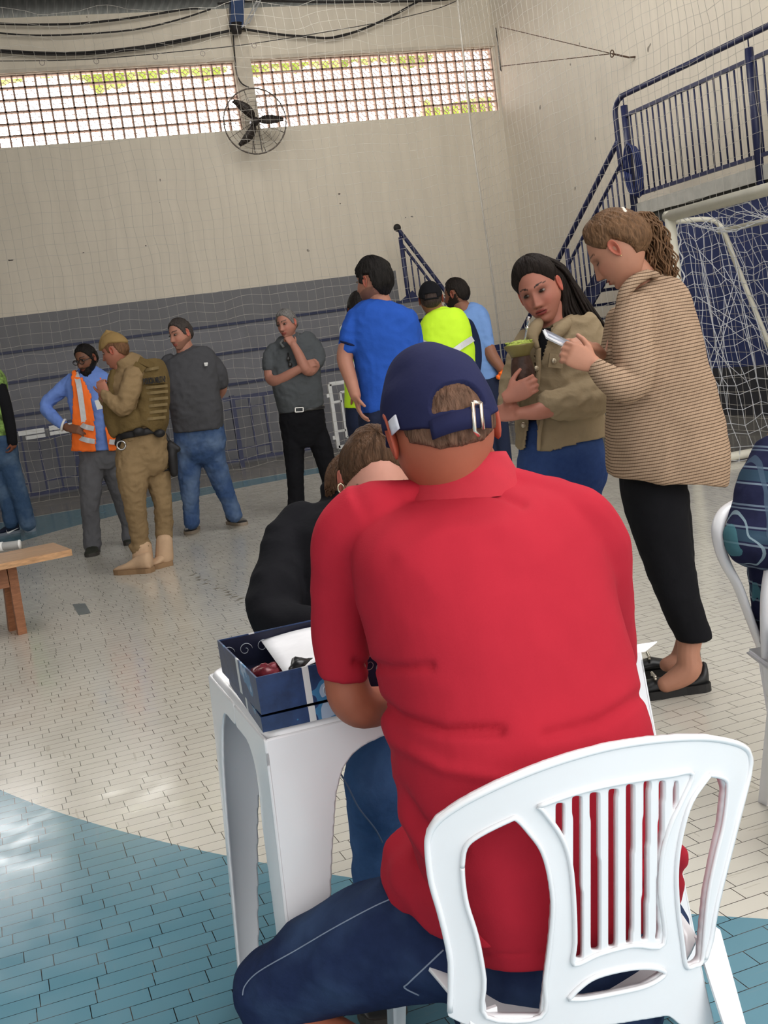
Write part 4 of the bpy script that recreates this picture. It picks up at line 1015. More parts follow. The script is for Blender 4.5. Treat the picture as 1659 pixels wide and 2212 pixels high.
def b(bm):
    f.chain(bm, [(369, 960, .03, 8), (372, 985, .02, 11), (376, 1022, .02, 9)]); f.chain(bm, [(368, 962, .03, 10), (384, 970, .02, 7)]); f.chain(bm, [(356, 940, .05, 6), (368, 962, .04, 6)])
    f.loft(bm, [(338, 999, .08, 25, .13), (340, 1004, .08, 25, .13)]); f.loft(bm, [(341, 1013, .08, 24, .125), (342, 1019, .08, 24, .125)])
f.part('thigh_holster', BLK, b, .008, 2)
BOOT = mat('tan_boot_suede', (.52, .35, .22), .85, 0, .1, 10, bump=.3, bs=60); BS = mat('tan_boot_sole', (.28, .17, .09), .8)
def bootleg(x, y, x2, y2, dd, r):
    f.part('boot_shaft', BOOT, lambda bm: f.chain(bm, [(x, y, dd, r), (x2, y2, dd, r*1.12)], dome=True), .008, 2)
g0 = G(330, 1236); g1 = G(250, 1240); f.hd = 8.15
shoe(f, g0, g1, BOOT, BS, .056, .125, high=1, sole_h=.035); bootleg(307, 1180, 309, 1218, 0, 21)
g0 = G(370, 1220); g1 = G(328, 1228); shoe(f, g0, g1-HN*.05, BOOT, BS, .056, .125, high=1, sole_h=.035); bootleg(355, 1168, 355, 1204, .05, 18)

# ================================================================== man in the dark grey tee
f = Fig(9.55, G(465, 1150), 'person in dark grey t-shirt and faded blue jeans, hands behind the back', (.68,.48,.40))
TEE = cloth('dark_grey_tee', (.072, .072, .078), .08, .2)
def b(bm):
    f.loft(bm, [(402, 752, .04, 16, .06), (406, 762, .04, 36, .10), (410, 775, .03, 56, .13), (414, 810, .02, 58, .15), (418, 850, .0, 56, .165), (425, 890, -.01, 55, .17), (428, 920, -.01, 54, .165), (429, 929, -.01, 53, .16)])
    f.chain(bm, [(366, 782, .04, 18), (358, 805, .06, 18), (357, 828, .08, 17)]); f.chain(bm, [(450, 778, .04, 20), (470, 800, .06, 19), (478, 826, .1, 16)])
f.part('tshirt', TEE, b, .010, 3, (.010, 12, (1, 1, 1.2), .5))
JN = denim('faded_jeans', (.045, .085, .19), (.20, .28, .41), .6)
def b(bm):
    f.loft(bm, [(428, 905, -.01, 50, .14), (430, 930, 0, 54, .15), (432, 960, 0, 55, .15), (434, 985, .01, 48, .13), (434, 1000, .01, 34, .1)])
    f.chain(bm, [(406, 960, 0, 29), (408, 1000, 0, 27), (410, 1050, -.02, 22), (413, 1100, 0, 18), (414, 1126, 0, 18)]); f.chain(bm, [(455, 960, 0, 29), (464, 1000, .02, 26), (482, 1050, .04, 21), (496, 1085, .06, 18), (506, 1112, .08, 18)])
f.part('jeans', JN, b, .010, 3, (.010, 16, (1, 1, 1.2), .4))
h = Head(f, 390, 722, 0, -42, 8, -3, 1.06, brow=(.12, .09, .07), beard=((.30, .22, .18), 'goatee'), res=(60, 52))
f.raw('hair', hair_mat('greying_dark_hair', (.06, .05, .045)), lambda bm: h.shell(bm, SHORT, .010, nse=.008, nf=110))
def b(bm):
    f.chain(bm, [(396, 742, .02, 17), (402, 762, .04, 20)])
    f.chain(bm, [(478, 822, .1, 12), (480, 842, .16, 10), (470, 858, .22, 9)]); f.chain(bm, [(357, 824, .08, 12), (361, 850, .1, 10), (368, 875, .12, 9)]); w0 = f.J(470, 858, .22); hand(bm, w0, f.J(455, 872, .24)-w0, HN, 1, 1)
    w0 = f.J(367, 872, .12); hand(bm, w0, f.J(372, 890, .14)-w0, -HR, 1, 1)
f.finish(b, .006)
f.raw('chest_print', WHT, lambda bm: (bar(bm, f.J(441, 786, -.125), f.J(449, 785, -.12), .012, .018, up=Z), bar(bm, f.J(442, 790, -.13), f.J(448, 789, -.125), .012, .008, up=Z)), smooth=False, label='small white chest print')
shoe(f, G(417, 1148)+HN*.12, G(405, 1160)-HN*.05, BLKSHOE, MSOLE, .058, .10, L=.29); shoe(f, G(497, 1131), G(552, 1138), BLKSHOE, MSOLE, .055, .10, L=.30)

# ================================================================== man in the grey polo, hand at the mouth
f = Fig(9.95, G(650, 1105), 'person in grey polo and black trousers, arm folded, hand to mouth', (.68, .47,.40))
POLO = cloth('grey_polo', (.085, .092, .098), .1, .25)
def b(bm):
    f.loft(bm, [(622, 722, .04, 18, .06), (626, 735, .04, 38, .10), (634, 750, .03, 54, .13), (638, 780, .02, 54, .15), (640, 820, -.01, 53, .175), (646, 855, -.01, 52, .175), (651, 882, .0, 49, .16)])
    f.chain(bm, [(592, 758, .02, 18), (584, 775, 0, 18), (583, 792, -.03, 16)]); f.chain(bm, [(676, 748, .02, 19), (686, 768, -.02, 18), (684, 782, -.06, 16)])
f.part('polo_shirt', POLO, b, .010, 3, (.009, 14, (1, 1, 1.2), .5))
MBT = cloth('black_trousers', (.010, .010, .012), .1, .2)
def b(bm):
    f.loft(bm, [(650, 878, 0, 47, .14), (652, 900, 0, 49, .15), (654, 925, .01, 48, .14), (655, 950, .01, 40, .12), (656, 965, .01, 28, .1)])
    f.chain(bm, [(632, 920, 0, 27), (635, 970, -.01, 23), (638, 1030, -.02, 19), (640, 1085, 0, 18), (636, 1098, 0, 18)]); f.chain(bm, [(678, 920, .02, 26), (696, 970, .04, 23), (712, 1030, .06, 19), (722, 1095, .1, 17)])
f.part('trousers', MBT, b, .010, 3, (.008, 16, (1, 1, 1.2), .4))
h = Head(f, 620, 700, 0, -32, 6, -6, 1.02, brow=(.25, .2, .17), res=(60, 52))
f.raw('hair', hair_mat('grey_hair', (.20, .19, .18)), lambda bm: h.shell(bm, SHORT, .011, nse=.009, nf=110))
def b(bm):
    f.chain(bm, [(624, 722, .02, 15), (628, 740, .04, 17)])
    f.chain(bm, [(583, 788, -.02, 13), (585, 816, -.05, 13), (600, 822, -.12, 12), (630, 806, -.18, 10), (652, 794, -.2, 9)])
    f.chain(bm, [(684, 778, -.05, 13), (672, 798, -.14, 13), (660, 796, -.2, 12), (645, 765, -.2, 10), (634, 745, -.18, 8)])
    w0 = f.J(634, 747, -.18); hand(bm, w0, f.J(622, 726, -.15)-w0, -HN*.8+HR*.5, 1.0, 1, (55, 60, 30), 2)
    w0 = f.J(650, 795, -.2); hand(bm, w0, f.J(668, 786, -.19)-w0, -HN*.7+Z*.3, 1.0, 1, (20, 30, 20), 2)
f.finish(b, .006)
f.part('belt', BLKSHOE, lambda bm: f.loft(bm, [(651, 880, 0, 49.5, .155), (652, 888, 0, 50, .158)], k=2), .009, 1)
f.raw('belt_buckle', mat('buckle_steel', (.6, .58, .55), .25, .9), lambda bm: [bar(bm, a, b_, .008, .008) for a, b_ in ((f.J(638, 881, -.175), f.J(655, 880, -.175)), (f.J(638, 890, -.175), f.J(655, 889, -.175)), (f.J(638, 881, -.175), f.J(638, 890, -.175)), (f.J(655, 880, -.175), f.J(655, 889, -.175)))], smooth=False)
f.raw('collar', cloth('collar_stripe', (.16, .165, .16)), lambda bm: (tube(bm, [f.J(611, 735, -.06), f.J(606, 742, -.09), f.J(613, 750, -.125)], .011, 8), tube(bm, [f.J(644, 722, -.0), f.J(645, 735, -.06), f.J(636, 744, -.10)], .013, 8)))
f.raw('sunglasses', BLKSHOE, lambda bm: (ellip(bm, f.J(623, 775, -.15), (.018, .012, .02)), ellip(bm, f.J(627, 788, -.17), (.018, .012, .02)), tube(bm, [f.J(622, 762, -.13), f.J(624, 785, -.16)], .005, 6)))
shoe(f, G(640, 1106)+HN*.06, G(608, 1126), BLKSHOE, DSOLE, .052, .09, L=.28); shoe(f, G(722, 1105), G(752, 1115), BLKSHOE, DSOLE, .05, .09, L=.28)

# ================================================================== person cut off by the left edge
f = Fig(11.3, G(40, 1157), 'person cut off by the left edge, black sleeves, green patterned shirt, jeans and blue sneakers', (.5, .3, .22))
JL = denim('blue_jeans_left', (.045, .085, .16), (.2, .28, .38), .6)
def b(bm):
    f.loft(bm, [(-5, 940, 0, 34, .14), (-2, 965, 0, 38, .15), (2, 1000, 0, 38, .14), (5, 1015, 0, 30, .1)])
    f.chain(bm, [(-14, 990, 0, 24), (2, 1040, 0, 20), (16, 1085, 0, 17), (24, 1126, 0, 17)]); f.chain(bm, [(14, 985, .0, 24), (28, 1030, -.02, 22), (44, 1075, -.02, 19), (57, 1120, -.04, 18), (60, 1130, -.04, 18)])
f.part('jeans', JL, b, .011, 3, (.009, 16, (1, 1, 1.2), .4))
CAMO = mat('green_leaf_print', (.20, .32, .08), .9, 0, .9, 22)
f.part('shirt', CAMO, lambda bm: f.loft(bm, [(-30, 790, .02, 20, .06), (-26, 820, .02, 38, .12), (-18, 870, .01, 34, .13), (-10, 920, 0, 31, .13), (-6, 962, 0, 30, .13)]), .011, 2)
f.part('sleeve', cloth('black_sleeve', (.012, .012, .014)), lambda bm: (f.chain(bm, [(-8, 825, .0, 18), (10, 870, -.04, 14), (22, 920, -.08, 12), (27, 955, -.1, 11)]), f.chain(bm, [(-50, 825, .0, 18), (-60, 900, -.02, 14)])), .010, 2)
h = Head(f, -32, 755, 0, 30, 5)
f.raw('hair', hair_mat('dark_hair_left', (.02, .015, .012)), lambda bm: h.shell(bm, SHORT, .011, nse=.009, nf=110))
def b(bm):
    f.chain(bm, [(-30, 775, .02, 16), (-29, 800, .03, 16)]); f.chain(bm, [(27, 950, -.1, 8), (28, 962, -.1, 8)]); w0 = f.J(27, 955, -.1); hand(bm, w0, f.J(24, 985, -.12)-w0, HR, .9, 1); f.chain(bm, [(-60, 895, -.02, 9), (-62, 940, -.06, 7)])
f.finish(b, .008)
MSN = mat('navy_sneaker', (.015, .022, .05), .7, 0, .3, 40); WS = mat('pale_sneaker_sole', (.30, .34, .40), .6)
a = shoe(f, G(44, 1150), G(-14, 1160), MSN, WS, .052, .10, L=.30); shoe(f, G(60, 1146)+HN*.1, G(66, 1162)-HN*.04, MSN, WS, .055, .10, L=.29)
# curved tick mark on the shoe side
g = lambda x, y: f.J(x, y, -.085)
bm = bmesh.new(); q = [(14, 1146, 1.6), (15, 1150.5, 2.6), (19, 1150.5, 2.4), (26, 1147, 1.6), (33, 1143.5, .9), (40, 1140.5, .3)]
ringloft(bm, [[g(x-w*.3, y-w*.7), g(x+w*.3, y+w*.7), g(x+w*.3, y+w*.7)+HN*.004, g(x-w*.3, y-w*.7)+HN*.004] for x, y, w in q]); bmesh.ops.recalc_face_normals(bm, faces=bm.faces)
link('swoosh_mark', bm, WHT, a, smooth=False)
# ================================================================== tall man in the royal blue shirt, seen from behind
f = Fig(6.25, G(840, 1283), 'person in royal blue t-shirt seen from behind, black hair, standing left of the lime vest', (.66,.46,.38))
RB = cloth('royal_blue_shirt', (.022, .085, .40), .08, .2)
def b(bm):
    f.loft(bm, [(823, 648, .0, 24, .07), (822, 658, .0, 48, .09), (822, 675, .0, 66, .12), (826, 700, .0, 76, .14), (832, 740, .0, 74, .15), (836, 790, .0, 68, .15), (840, 840, .0, 66, .15), (846, 882, .0, 70, .16)], pw=.8)
    f.chain(bm, [(772, 690, -.02, 26), (760, 718, -.04, 25), (755, 744, -.05, 24)]); f.chain(bm, [(880, 692, .03, 24), (892, 730, .04, 22), (894, 762, .0, 20)])
f.part('tshirt', RB, b, .008, 3, (.009, 11, (1, 1, 1.2), .5))
f.part('sleeve_trim', cloth('navy_trim', (.01, .015, .05)), lambda bm: f.chain(bm, [(756, 741, -.05, 24.5), (754.5, 746, -.05, 24.5)], dome=False), .008, 1)
NT = cloth('navy_trousers', (.018, .024, .05))
def b(bm):
    f.loft(bm, [(845, 875, .0, 66, .15), (846, 900, .0, 70, .16), (850, 945, .01, 68, .15), (852, 975, .01, 50, .12)]); f.chain(bm, [(822, 960, 0, 36), (826, 1080, 0, 28), (830, 1255, 0, 21)]); f.chain(bm, [(882, 960, 0, 36), (894, 1080, 0, 28), (904, 1245, 0, 21)])
f.part('trousers', NT, b, .010, 3, (.009, 14))
h = Head(f, 807, 608, 0, -128, 4, 2, 1.02, brow=(.03, .02, .015), res=(72, 60), beard=((.10, .06, .05), 'goatee'))
f.raw('hair', hair_mat('black_short_hair', (.012, .010, .009)), lambda bm: h.shell(bm, [(0, .062), (30, .058), (48, .044), (62, .026), (74, -.012), (84, -.016), (92, .030), (104, .026), (118, -.04), (150, -.075), (180, -.08)], .017, nse=.010))
def b(bm):
    f.chain(bm, [(815, 632, .0, 21), (821, 655, .0, 25)])
    f.chain(bm, [(752, 740, -.05, 19), (745, 775, -.05, 18), (756, 815, -.09, 15), (768, 855, -.12, 12)]); w0 = f.J(768, 852, -.12); hand(bm, w0, f.J(774, 880, -.14)-w0, -HR, 1.05, -1, (15, 20, 15), 3)
    f.chain(bm, [(895, 755, .0, 16), (885, 800, -.0, 14), (870, 850, .05, 12)]); w0 = f.J(872, 850, .05); hand(bm, w0, f.J(866, 880, .06)-w0, HR, 1.0, 1)
f.finish(b, .006)
shoe(f, G(832, 1285), G(822, 1275), BLKSHOE, DSOLE, .05, .09, L=.28); shoe(f, G(906, 1276), G(916, 1266), BLKSHOE, DSOLE, .05, .09, L=.28)

# ================================================================== person hidden behind him
f = Fig(7.4, G(795, 1205), 'person mostly hidden behind the royal blue shirt, lime vest edge showing', (.5, .3, .22))
def b(bm):
    f.loft(bm, [(775, 690, .0, 22, .07), (778, 705, .0, 42, .12), (778, 750, .0, 42, .14), (782, 820, .0, 38, .14), (784, 880, .0, 40, .14)])
f.part('safety_vest', LIME, b, .011, 2)
def b(bm): f.chain(bm, [(748, 715, -.01, 16), (752, 760, -.06, 14), (770, 800, -.12, 13), (772, 830, -.16, 11)]); f.chain(bm, [(808, 720, 0, 15), (815, 790, 0, 12)])
f.part('shirt', cloth('white_shirt', (.62, .62, .66)), b, .009, 2)
h = Head(f, 780, 672, 0, -170, 0, 0, 1)
f.raw('hair', hair_mat('dark_hair_hidden', (.014, .011, .01)), lambda bm: h.shell(bm, SHORT, .014, nse=.005))
f.part('trousers', NT, lambda bm: (f.loft(bm, [(784, 875, 0, 38, .13), (786, 920, 0, 38, .13), (786, 935, 0, 30, .1)]), f.chain(bm, [(774, 920, 0, 23), (778, 1040, 0, 20), (782, 1180, 0, 16)]), f.chain(bm, [(806, 920, 0, 23), (812, 1040, 0, 20), (818, 1176, 0, 16)])), .011, 2)
for x_, y_ in ((782, 1208), (820, 1202)): shoe(f, G(x_, y_), G(x_+12, y_-6), BLKSHOE, DSOLE, .05, .09, L=.28)
f.finish(lambda bm: (f.chain(bm, [(778, 690, 0, 14), (777, 710, 0, 16)]), f.chain(bm, [(772, 825, -.16, 9), (776, 845, -.16, 8)]), hand(bm, f.J(774, 838, -.16), f.J(782, 865, -.16)-f.J(774, 838, -.16), -HN, 1)), .008)

# ================================================================== man in the lime vest and black cap
f = Fig(8.1, G(990, 1135), 'person in lime yellow reflective vest and black cap seen from behind', (.55,.37,.29))
def b(bm):
    f.loft(bm, [(951, 668, .03, 17, .07), (953, 680, .02, 38, .10), (957, 697, .0, 53, .13), (962, 740, .0, 60, .15), (966, 790, .0, 61, .16), (970, 840, .0, 60, .16), (972, 870, 0, 58, .155)], pw=.82)
v_ = f.part('safety_vest', LIME, b, .009, 2, (.006, 12))
strip(f, v_, [(902, 735, .05), (925, 746, -.01), (945, 756, -.02), (957, 764, -.02)], 13, REFL, -.155); strip(f, v_, [(1022, 731, .05), (1000, 745, .0), (983, 757, -.02), (968, 768, -.02)], 13, REFL, -.155)
strip(f, v_, [(944, 677, .02), (952, 676, .0), (960, 681, .03)], 6, WHT, -.085, 'collar_label')
def b(bm): f.chain(bm, [(1004, 708, .04, 22), (1018, 740, .05, 20), (1024, 780, .03, 17), (1020, 820, -.03, 14)]); f.chain(bm, [(912, 708, .04, 20), (904, 750, .04, 18), (906, 800, .0, 15)])
f.part('sleeves', cloth('navy_sleeve', (.012, .018, .05)), b, .009, 3)
h = Head(f, 931, 648, 0, 178, 4, 0, 1.0, eye=False, res=(48, 40))
f.raw('hair', hair_mat('cropped_dark_hair', (.05, .035, .03)), lambda bm: h.shell(bm, SHORT, .005, nse=.003))
CL = [(0, .040), (60, .036), (90, .030), (130, .0), (180, -.008)]
CAPM = cloth('black_cap_cloth', (.010, .010, .012))
cp = f.raw('cap', CAPM, lambda bm: h.shell(bm, lambda th, p: (interp(CL, abs(((th+pi) % (2*pi))-pi)*180/pi) if not (abs(((th+pi) % (2*pi))-pi) > 2.65 and p.z < .03) else .034), .015, nse=.003, nf=10))
def b(bm): tube(bm, [h.P((.085*sin(a), .10*cos(a)*1.08-.0, -.002)) for a in [pi-.62+.124*k for k in range(11)]], .006, 6)
f.raw('strap', CAPM, b, parent=cp)
def b(bm): f.chain(bm, [(935, 665, .0, 19), (948, 686, .02, 22), (960, 720, .0, 20)]); f.chain(bm, [(955, 705, .0, 14), (1004, 712, .04, 13), (1022, 760, .04, 12), (1020, 815, -.03, 11)]); f.chain(bm, [(955, 705, .0, 14), (912, 712, .04, 13), (906, 795, .0, 11)]); f.chain(bm, [(1020, 815, -.03, 11), (1010, 850, -.08, 9)]); f.chain(bm, [(906, 795, 0, 11), (912, 845, -.05, 9)]); hand(bm, f.J(1011, 848, -.08), f.J(1005, 875, -.1)-f.J(1011, 848, -.08), -HN, 1); hand(bm, f.J(912, 843, -.05), f.J(916, 872, -.05)-f.J(912, 843, -.05), -HN, 1)
f.finish(b, .008)
f.part('trousers', NT, lambda bm: (f.loft(bm, [(970, 860, 0, 56, .15), (972, 890, 0, 56, .15), (973, 915, 0, 44, .12)]), f.chain(bm, [(948, 900, 0, 28), (954, 990, 0, 22), (960, 1112, 0, 18)]), f.chain(bm, [(998, 900, 0, 28), (1008, 990, 0, 22), (1016, 1104, 0, 18)])), .011, 2)

for x_, y_ in ((962, 1140), (1018, 1132)): shoe(f, G(x_, y_), G(x_+2, y_-8), BLKSHOE, DSOLE, .05, .09, L=.28)
# ================================================================== man in the light blue shirt
f = Fig(8.7, G(1095, 1098), 'person in light blue t-shirt with dark cropped hair and beard, holding orange cloth', (.55,.37,.29))
LB = cloth('light_blue_tee', (.17, .30, .60), .07, .2)
def b(bm):
    f.loft(bm, [(1001, 662, .03, 17, .06), (1006, 672, .03, 34, .09), (1012, 690, .02, 44, .12), (1022, 730, .0, 42, .14), (1032, 780, .0, 40, .14), (1044, 822, .0, 40, .14)], pw=.82)
    f.chain(bm, [(1034, 684, -.03, 20), (1044, 710, -.06, 19), (1049, 744, -.08, 19)]); f.chain(bm, [(985, 690, .1, 16), (982, 740, .12, 14)])
f.part('tshirt', LB, b, .009, 3, (.008, 12, (1, 1, 1.2), .5))
h = Head(f, 986, 636, 0, -122, 6, 0, 1.0, brow=(.03, .02, .015), beard=((.09, .05, .035), 'full'), res=(60, 52))
f.raw('hair', hair_mat('dark_cropped_hair', (.016, .012, .010)), lambda bm: h.shell(bm, RECED, .010, nse=.004))
def b(bm):
    f.chain(bm, [(992, 655, .0, 17), (1003, 674, .02, 20)])
    f.chain(bm, [(1050, 742, -.08, 15), (1062, 768, -.12, 14), (1078, 790, -.14, 11), (1084, 800, -.13, 9)]); w0 = f.J(1082, 798, -.13); hand(bm, w0, f.J(1094, 808, -.10)-w0, -HN, .95, 1, (50, 60, 40), 1)
    f.chain(bm, [(982, 738, .12, 12), (985, 790, .1, 9)]); hand(bm, f.J(985, 788, .1), f.J(988, 815, .1)-f.J(985, 788, .1), HR, 1)
f.finish(b, .006)
f.part('trousers', NT, lambda bm: (f.loft(bm, [(1045, 815, 0, 40, .14), (1050, 850, 0, 42, .14), (1054, 885, 0, 40, .13), (1056, 900, 0, 30, .1)]), f.chain(bm, [(1042, 880, 0, 24), (1050, 960, 0, 20), (1062, 1078, 0, 16)]), f.chain(bm, [(1072, 880, 0, 23), (1084, 960, 0, 19), (1098, 1072, 0, 16)])), .011, 2)
for x_, y_ in ((1064, 1104), (1100, 1098)): shoe(f, G(x_, y_), G(x_-8, y_-5), BLKSHOE, DSOLE, .05, .09, L=.27)
bm = bmesh.new(); c = f.J(1088, 806, -.16)
for d, r in (((0, 0, 0), .028), ((.03, 0, .02), .022), ((-.03, 0, -.025), .024), ((.045, 0, -.01), .018), ((.01, 0, -.04), .02)): ellip(bm, c+HR*d[0]+Z*d[2], (r*1.4, r, r), seg=12, rg=8)
bm = remesh(bm, .005, 1); wrinkle(bm, .012, 50); tag(link('cloth', bm, ORANGE, origin=c), 'crumpled bright orange cloth in the hand of the man in the light blue shirt', 'cloth')
# ================================================================== NEARER PEOPLE
SKF = (.68, .48, .39)
# ---- woman in the checked blazer looking at her phone
f = Fig(3.87, G(1475, 1495), 'person with curly brown ponytail in a checked tan blazer, looking down at a phone', SKF)
def check_mat():
    m = mat('checked_tweed', (.40, .28, .19), .95, 0, .08, 8, bump=.15, bs=90, spec=.08)
    n = m.node_tree.nodes; l = m.node_tree.links; b = n['Principled BSDF']; src = b.inputs['Base Color'].links[0].from_socket; M = lambda *a: math_node(n, l, *a)
    tc = n.new('ShaderNodeTexCoord'); sx = n.new('ShaderNodeSeparateXYZ'); dn = n.new('ShaderNodeTexNoise'); dn.inputs['Scale'].default_value = 2.2; l.new(tc.outputs['Object'], dn.inputs['Vector'])
    l.new(tc.outputs['Object'], sx.inputs[0]); z = M('ADD', sx.outputs[2], M('MULTIPLY', dn.outputs[0], .05)); z = M('ADD', z, M('MULTIPLY', sx.outputs[0], -.06)); z = M('ADD', z, M('MULTIPLY', sx.outputs[1], .03))
    fz = M('FRACT', M('DIVIDE', z, .0106)); fx = M('FRACT', M('DIVIDE', M('ADD', sx.outputs[0], M('MULTIPLY', sx.outputs[1], -.6)), .0062))
    line = M('MULTIPLY', M('LESS_THAN', fz, .27), .85); thin = M('MULTIPLY', M('LESS_THAN', fx, .35), .22)
    l.new(mixc(n, l, M('MAXIMUM', line, thin), src, (.06, .032, .02)), b.inputs['Base Color']); return m
BLZ = check_mat()
def b(bm):
    f.loft(bm, [(1394, 606, .04, 36, .07), (1402, 625, .04, 56, .10), (1409, 648, .03, 74, .13), (1412, 690, .02, 86, .15), (1416, 760, .01, 100, .16), (1424, 840, .0, 113, .17), (1434, 920, -.0, 123, .18), (1441, 985, .0, 129, .19), (1441, 1022, .0, 128, .19), (1440, 1036, .0, 124, .185)], pw=.8, seg=36)
    f.chain(bm, [(1372, 668, -.10, 40), (1368, 720, -.14, 46), (1372, 790, -.18, 46), (1368, 830, -.20, 40), (1340, 832, -.22, 34), (1308, 812, -.24, 29), (1290, 796, -.25, 24)], dome=True, k=5)
    f.chain(bm, [(1340, 690, .12, 30), (1322, 770, .12, 28), (1310, 790, .05, 22), (1298, 770, .0, 18)])
f.part('blazer', BLZ, b, .0065, 3, (.010, 8, (1, 1, .8), .35))
f.raw('lapel', BLZ, lambda bm: (stube(bm, [f.J(1400, 592, -.06), f.J(1372, 606, -.10), f.J(1350, 632, -.11), f.J(1336, 668, -.10)], [.016, .02, .022, .012], 10), stube(bm, [f.J(1400, 592, -.06), f.J(1415, 596, -.02), f.J(1425, 606, .05)], [.014, .016, .012], 8)))
def b(bm):
    f.loft(bm, [(1410, 1000, .02, 66, .13), (1410, 1040, .02, 70, .13), (1416, 1080, .01, 69, .125), (1424, 1130, .0, 62, .11), (1436, 1180, .0, 57, .10), (1449, 1230, -.01, 52, .085), (1466, 1290, -.02, 45, .075), (1484, 1340, -.02, 41, .07), (1497, 1368, -.02, 39, .068), (1499, 1380, -.02, 38, .066)])
    f.loft(bm, [(1440, 1060, .06, 44, .10), (1452, 1140, .10, 40, .09), (1464, 1220, .12, 36, .08), (1478, 1290, .14, 33, .07), (1486, 1350, .14, 32, .065)])
f.part('trousers', cloth('black_cropped_trousers', (.009, .009, .011), .1, .15), b, .007, 3, (.005, 10, (1, 1, 1.5), .4))
h = Head(f, 1335, 540, -.01, -112, 34, 0, 1.0, brow=(.22, .13, .08), res=(110, 90), eye=False, browt=.8)
HB = hair_mat('light_brown_hair_long', (.145, .078, .04), .5)
h1 = f.raw('hair', HB, lambda bm: h.shell(bm, WOMAN, lambda th, p: .011+.012*max(0, -p.y/.09)+.006*max(0, p.z/.11), nt=140, np_=100, nse=.006, nf=90, ramp=.035))
def curls(bm):
    rnd = random.Random(4)
    base = [(1352, 462), (1378, 466), (1402, 492), (1418, 530), (1430, 565), (1442, 595), (1452, 618)]
    for k in range(150):
        a = rnd.uniform(0, 2*pi); q = rnd.uniform(0, 1)**.6; L = rnd.choice([3, 4, 5, 6, 6, 6]); ph = rnd.uniform(0, 6.28); am = rnd.uniform(3, 7.5); P = []
        N = L*9
        for i in range(N+1):
            t = i/9; j = min(int(t), 5); u = t-j; x = lerp(base[j][0], base[j+1][0], u); y = lerp(base[j][1], base[j+1][1], u)
            wd = interp([(0, 6), (1, 24), (2.2, 32), (4, 32), (5, 26), (6, 12)], t)*q
            grow = min(1, t/1.5); tx, ty = .45, .9
            x += wd*cos(a)*.95+am*grow*sin(t*4.2+ph)*.9; y += -wd*cos(a)*.35+am*grow*.5*cos(t*4.2+ph)
            P.append(f.J(x, y, .03+wd/FL*3.9*sin(a)*1.1+am*grow*.0011*cos(t*4.2+ph)))
        r0 = rnd.uniform(.0022, .0042); tube(bm, P, [r0*(1-.6*(i/N)**3) for i in range(N+1)], 5)
f.raw('ponytail', HB, curls)
f.raw('hair_tie', mat('cream_hair_tie', (.75, .68, .58), .6), lambda bm: stube(bm, [f.J(1345, 452, -.02), f.J(1350, 459, -.05), f.J(1358, 470, -.05)], .008, 8))
f.raw('earring', mat('gold', (.7, .5, .25), .3, .9), lambda bm: ellip(bm, h.P((-.079, -.004, -.030)), (.003,)*3, seg=8, rg=6))
def b(bm):
    f.chain(bm, [(1362, 572, .0, 30), (1382, 600, .02, 34), (1395, 625, .03, 38)]); f.chain(bm, [(1395, 625, .03, 38), (1412, 760, .0, 40), (1430, 1000, .02, 44), (1460, 1200, .0, 30), (1492, 1372, -.02, 24)]); f.chain(bm, [(1435, 1020, .05, 36), (1466, 1240, .10, 24), (1484, 1370, .14, 20)]); f.chain(bm, [(1400, 650, .0, 30), (1375, 760, -.15, 26), (1365, 825, -.19, 24), (1298, 796, -.24, 17)]); f.chain(bm, [(1400, 650, .0, 30), (1345, 700, .1, 20), (1316, 785, .05, 18), (1300, 772, .0, 15)])
    f.chain(bm, [(1300, 802, -.24, 17), (1284, 786, -.25, 15)]); w0 = f.J(1286, 788, -.25); hand(bm, w0, f.J(1232, 764, -.25)-w0, (-HN*.85+UP*.15-HR*.1), .98, 1, (38, 55, 40), 1.5, 30)
    f.chain(bm, [(1300, 772, .0, 15), (1285, 752, -.05, 13)]); w1 = f.J(1290, 757, -.04); hand(bm, w1, f.J(1245, 730, -.12)-w1, Z*.7-HN*.3+HR*.3, .95, 1, (35, 50, 30), 2)
    f.chain(bm, [(1492, 1372, -.02, 28), (1487, 1410, -.03, 25), (1488, 1442, -.03, 29), (1468, 1462, -.03, 26), (1438, 1478, -.03, 19)]); f.chain(bm, [(1484, 1368, .14, 22), (1478, 1396, .14, 21), (1466, 1424, .14, 21), (1440, 1436, .13, 16)])
f.finish(b, .0045)
LO = mat('black_loafer', (.012, .012, .013), .4, spec=.4); CH = mat('chain_metal', (.7, .65, .55), .3, .9)
def loafer(heel, toe, w):
    o = shoe(f, heel, toe, LO, mat('black_platform_sole', (.016, .015, .015), .5), .045, .105, L=.27, low=1, sole_h=.03)
    bm = bmesh.new(); d = (toe-heel).normalized(); s = d.cross(Z).normalized(); c = heel+d*.185+Z*.078
    tube(bm, [c-s*.03+Z*-.01, c, c+s*.03+Z*-.01], .0045, 6)
    for k in range(5): ellip(bm, c+s*(-.024+.012*k), (.006, .006, .005), seg=8, rg=6)
    link('chain_trim', bm, CH, o)
loafer(G(1531, 1488), G(1400, 1506), 1); loafer(G(1515, 1446), G(1395, 1459), 1)
ph_ = thing('phone', f.J(1210, 738, -.2), 'white mobile phone held by the person in the checked blazer', 'phone')
L_ = (f.J(1243, 753, -.19)-f.J(1182, 723, -.21)).normalized(); Wd = (HN*.92+Z*.3+HR*.1); Wd = (Wd-L_*Wd.dot(L_)).normalized(); Nn = L_.cross(Wd).normalized()
if Nn.z < 0: Nn = -Nn
c0 = f.J(1214, 739, -.17)
bm = bmesh.new(); mt = Matrix((L_, Wd, Nn)).transposed()
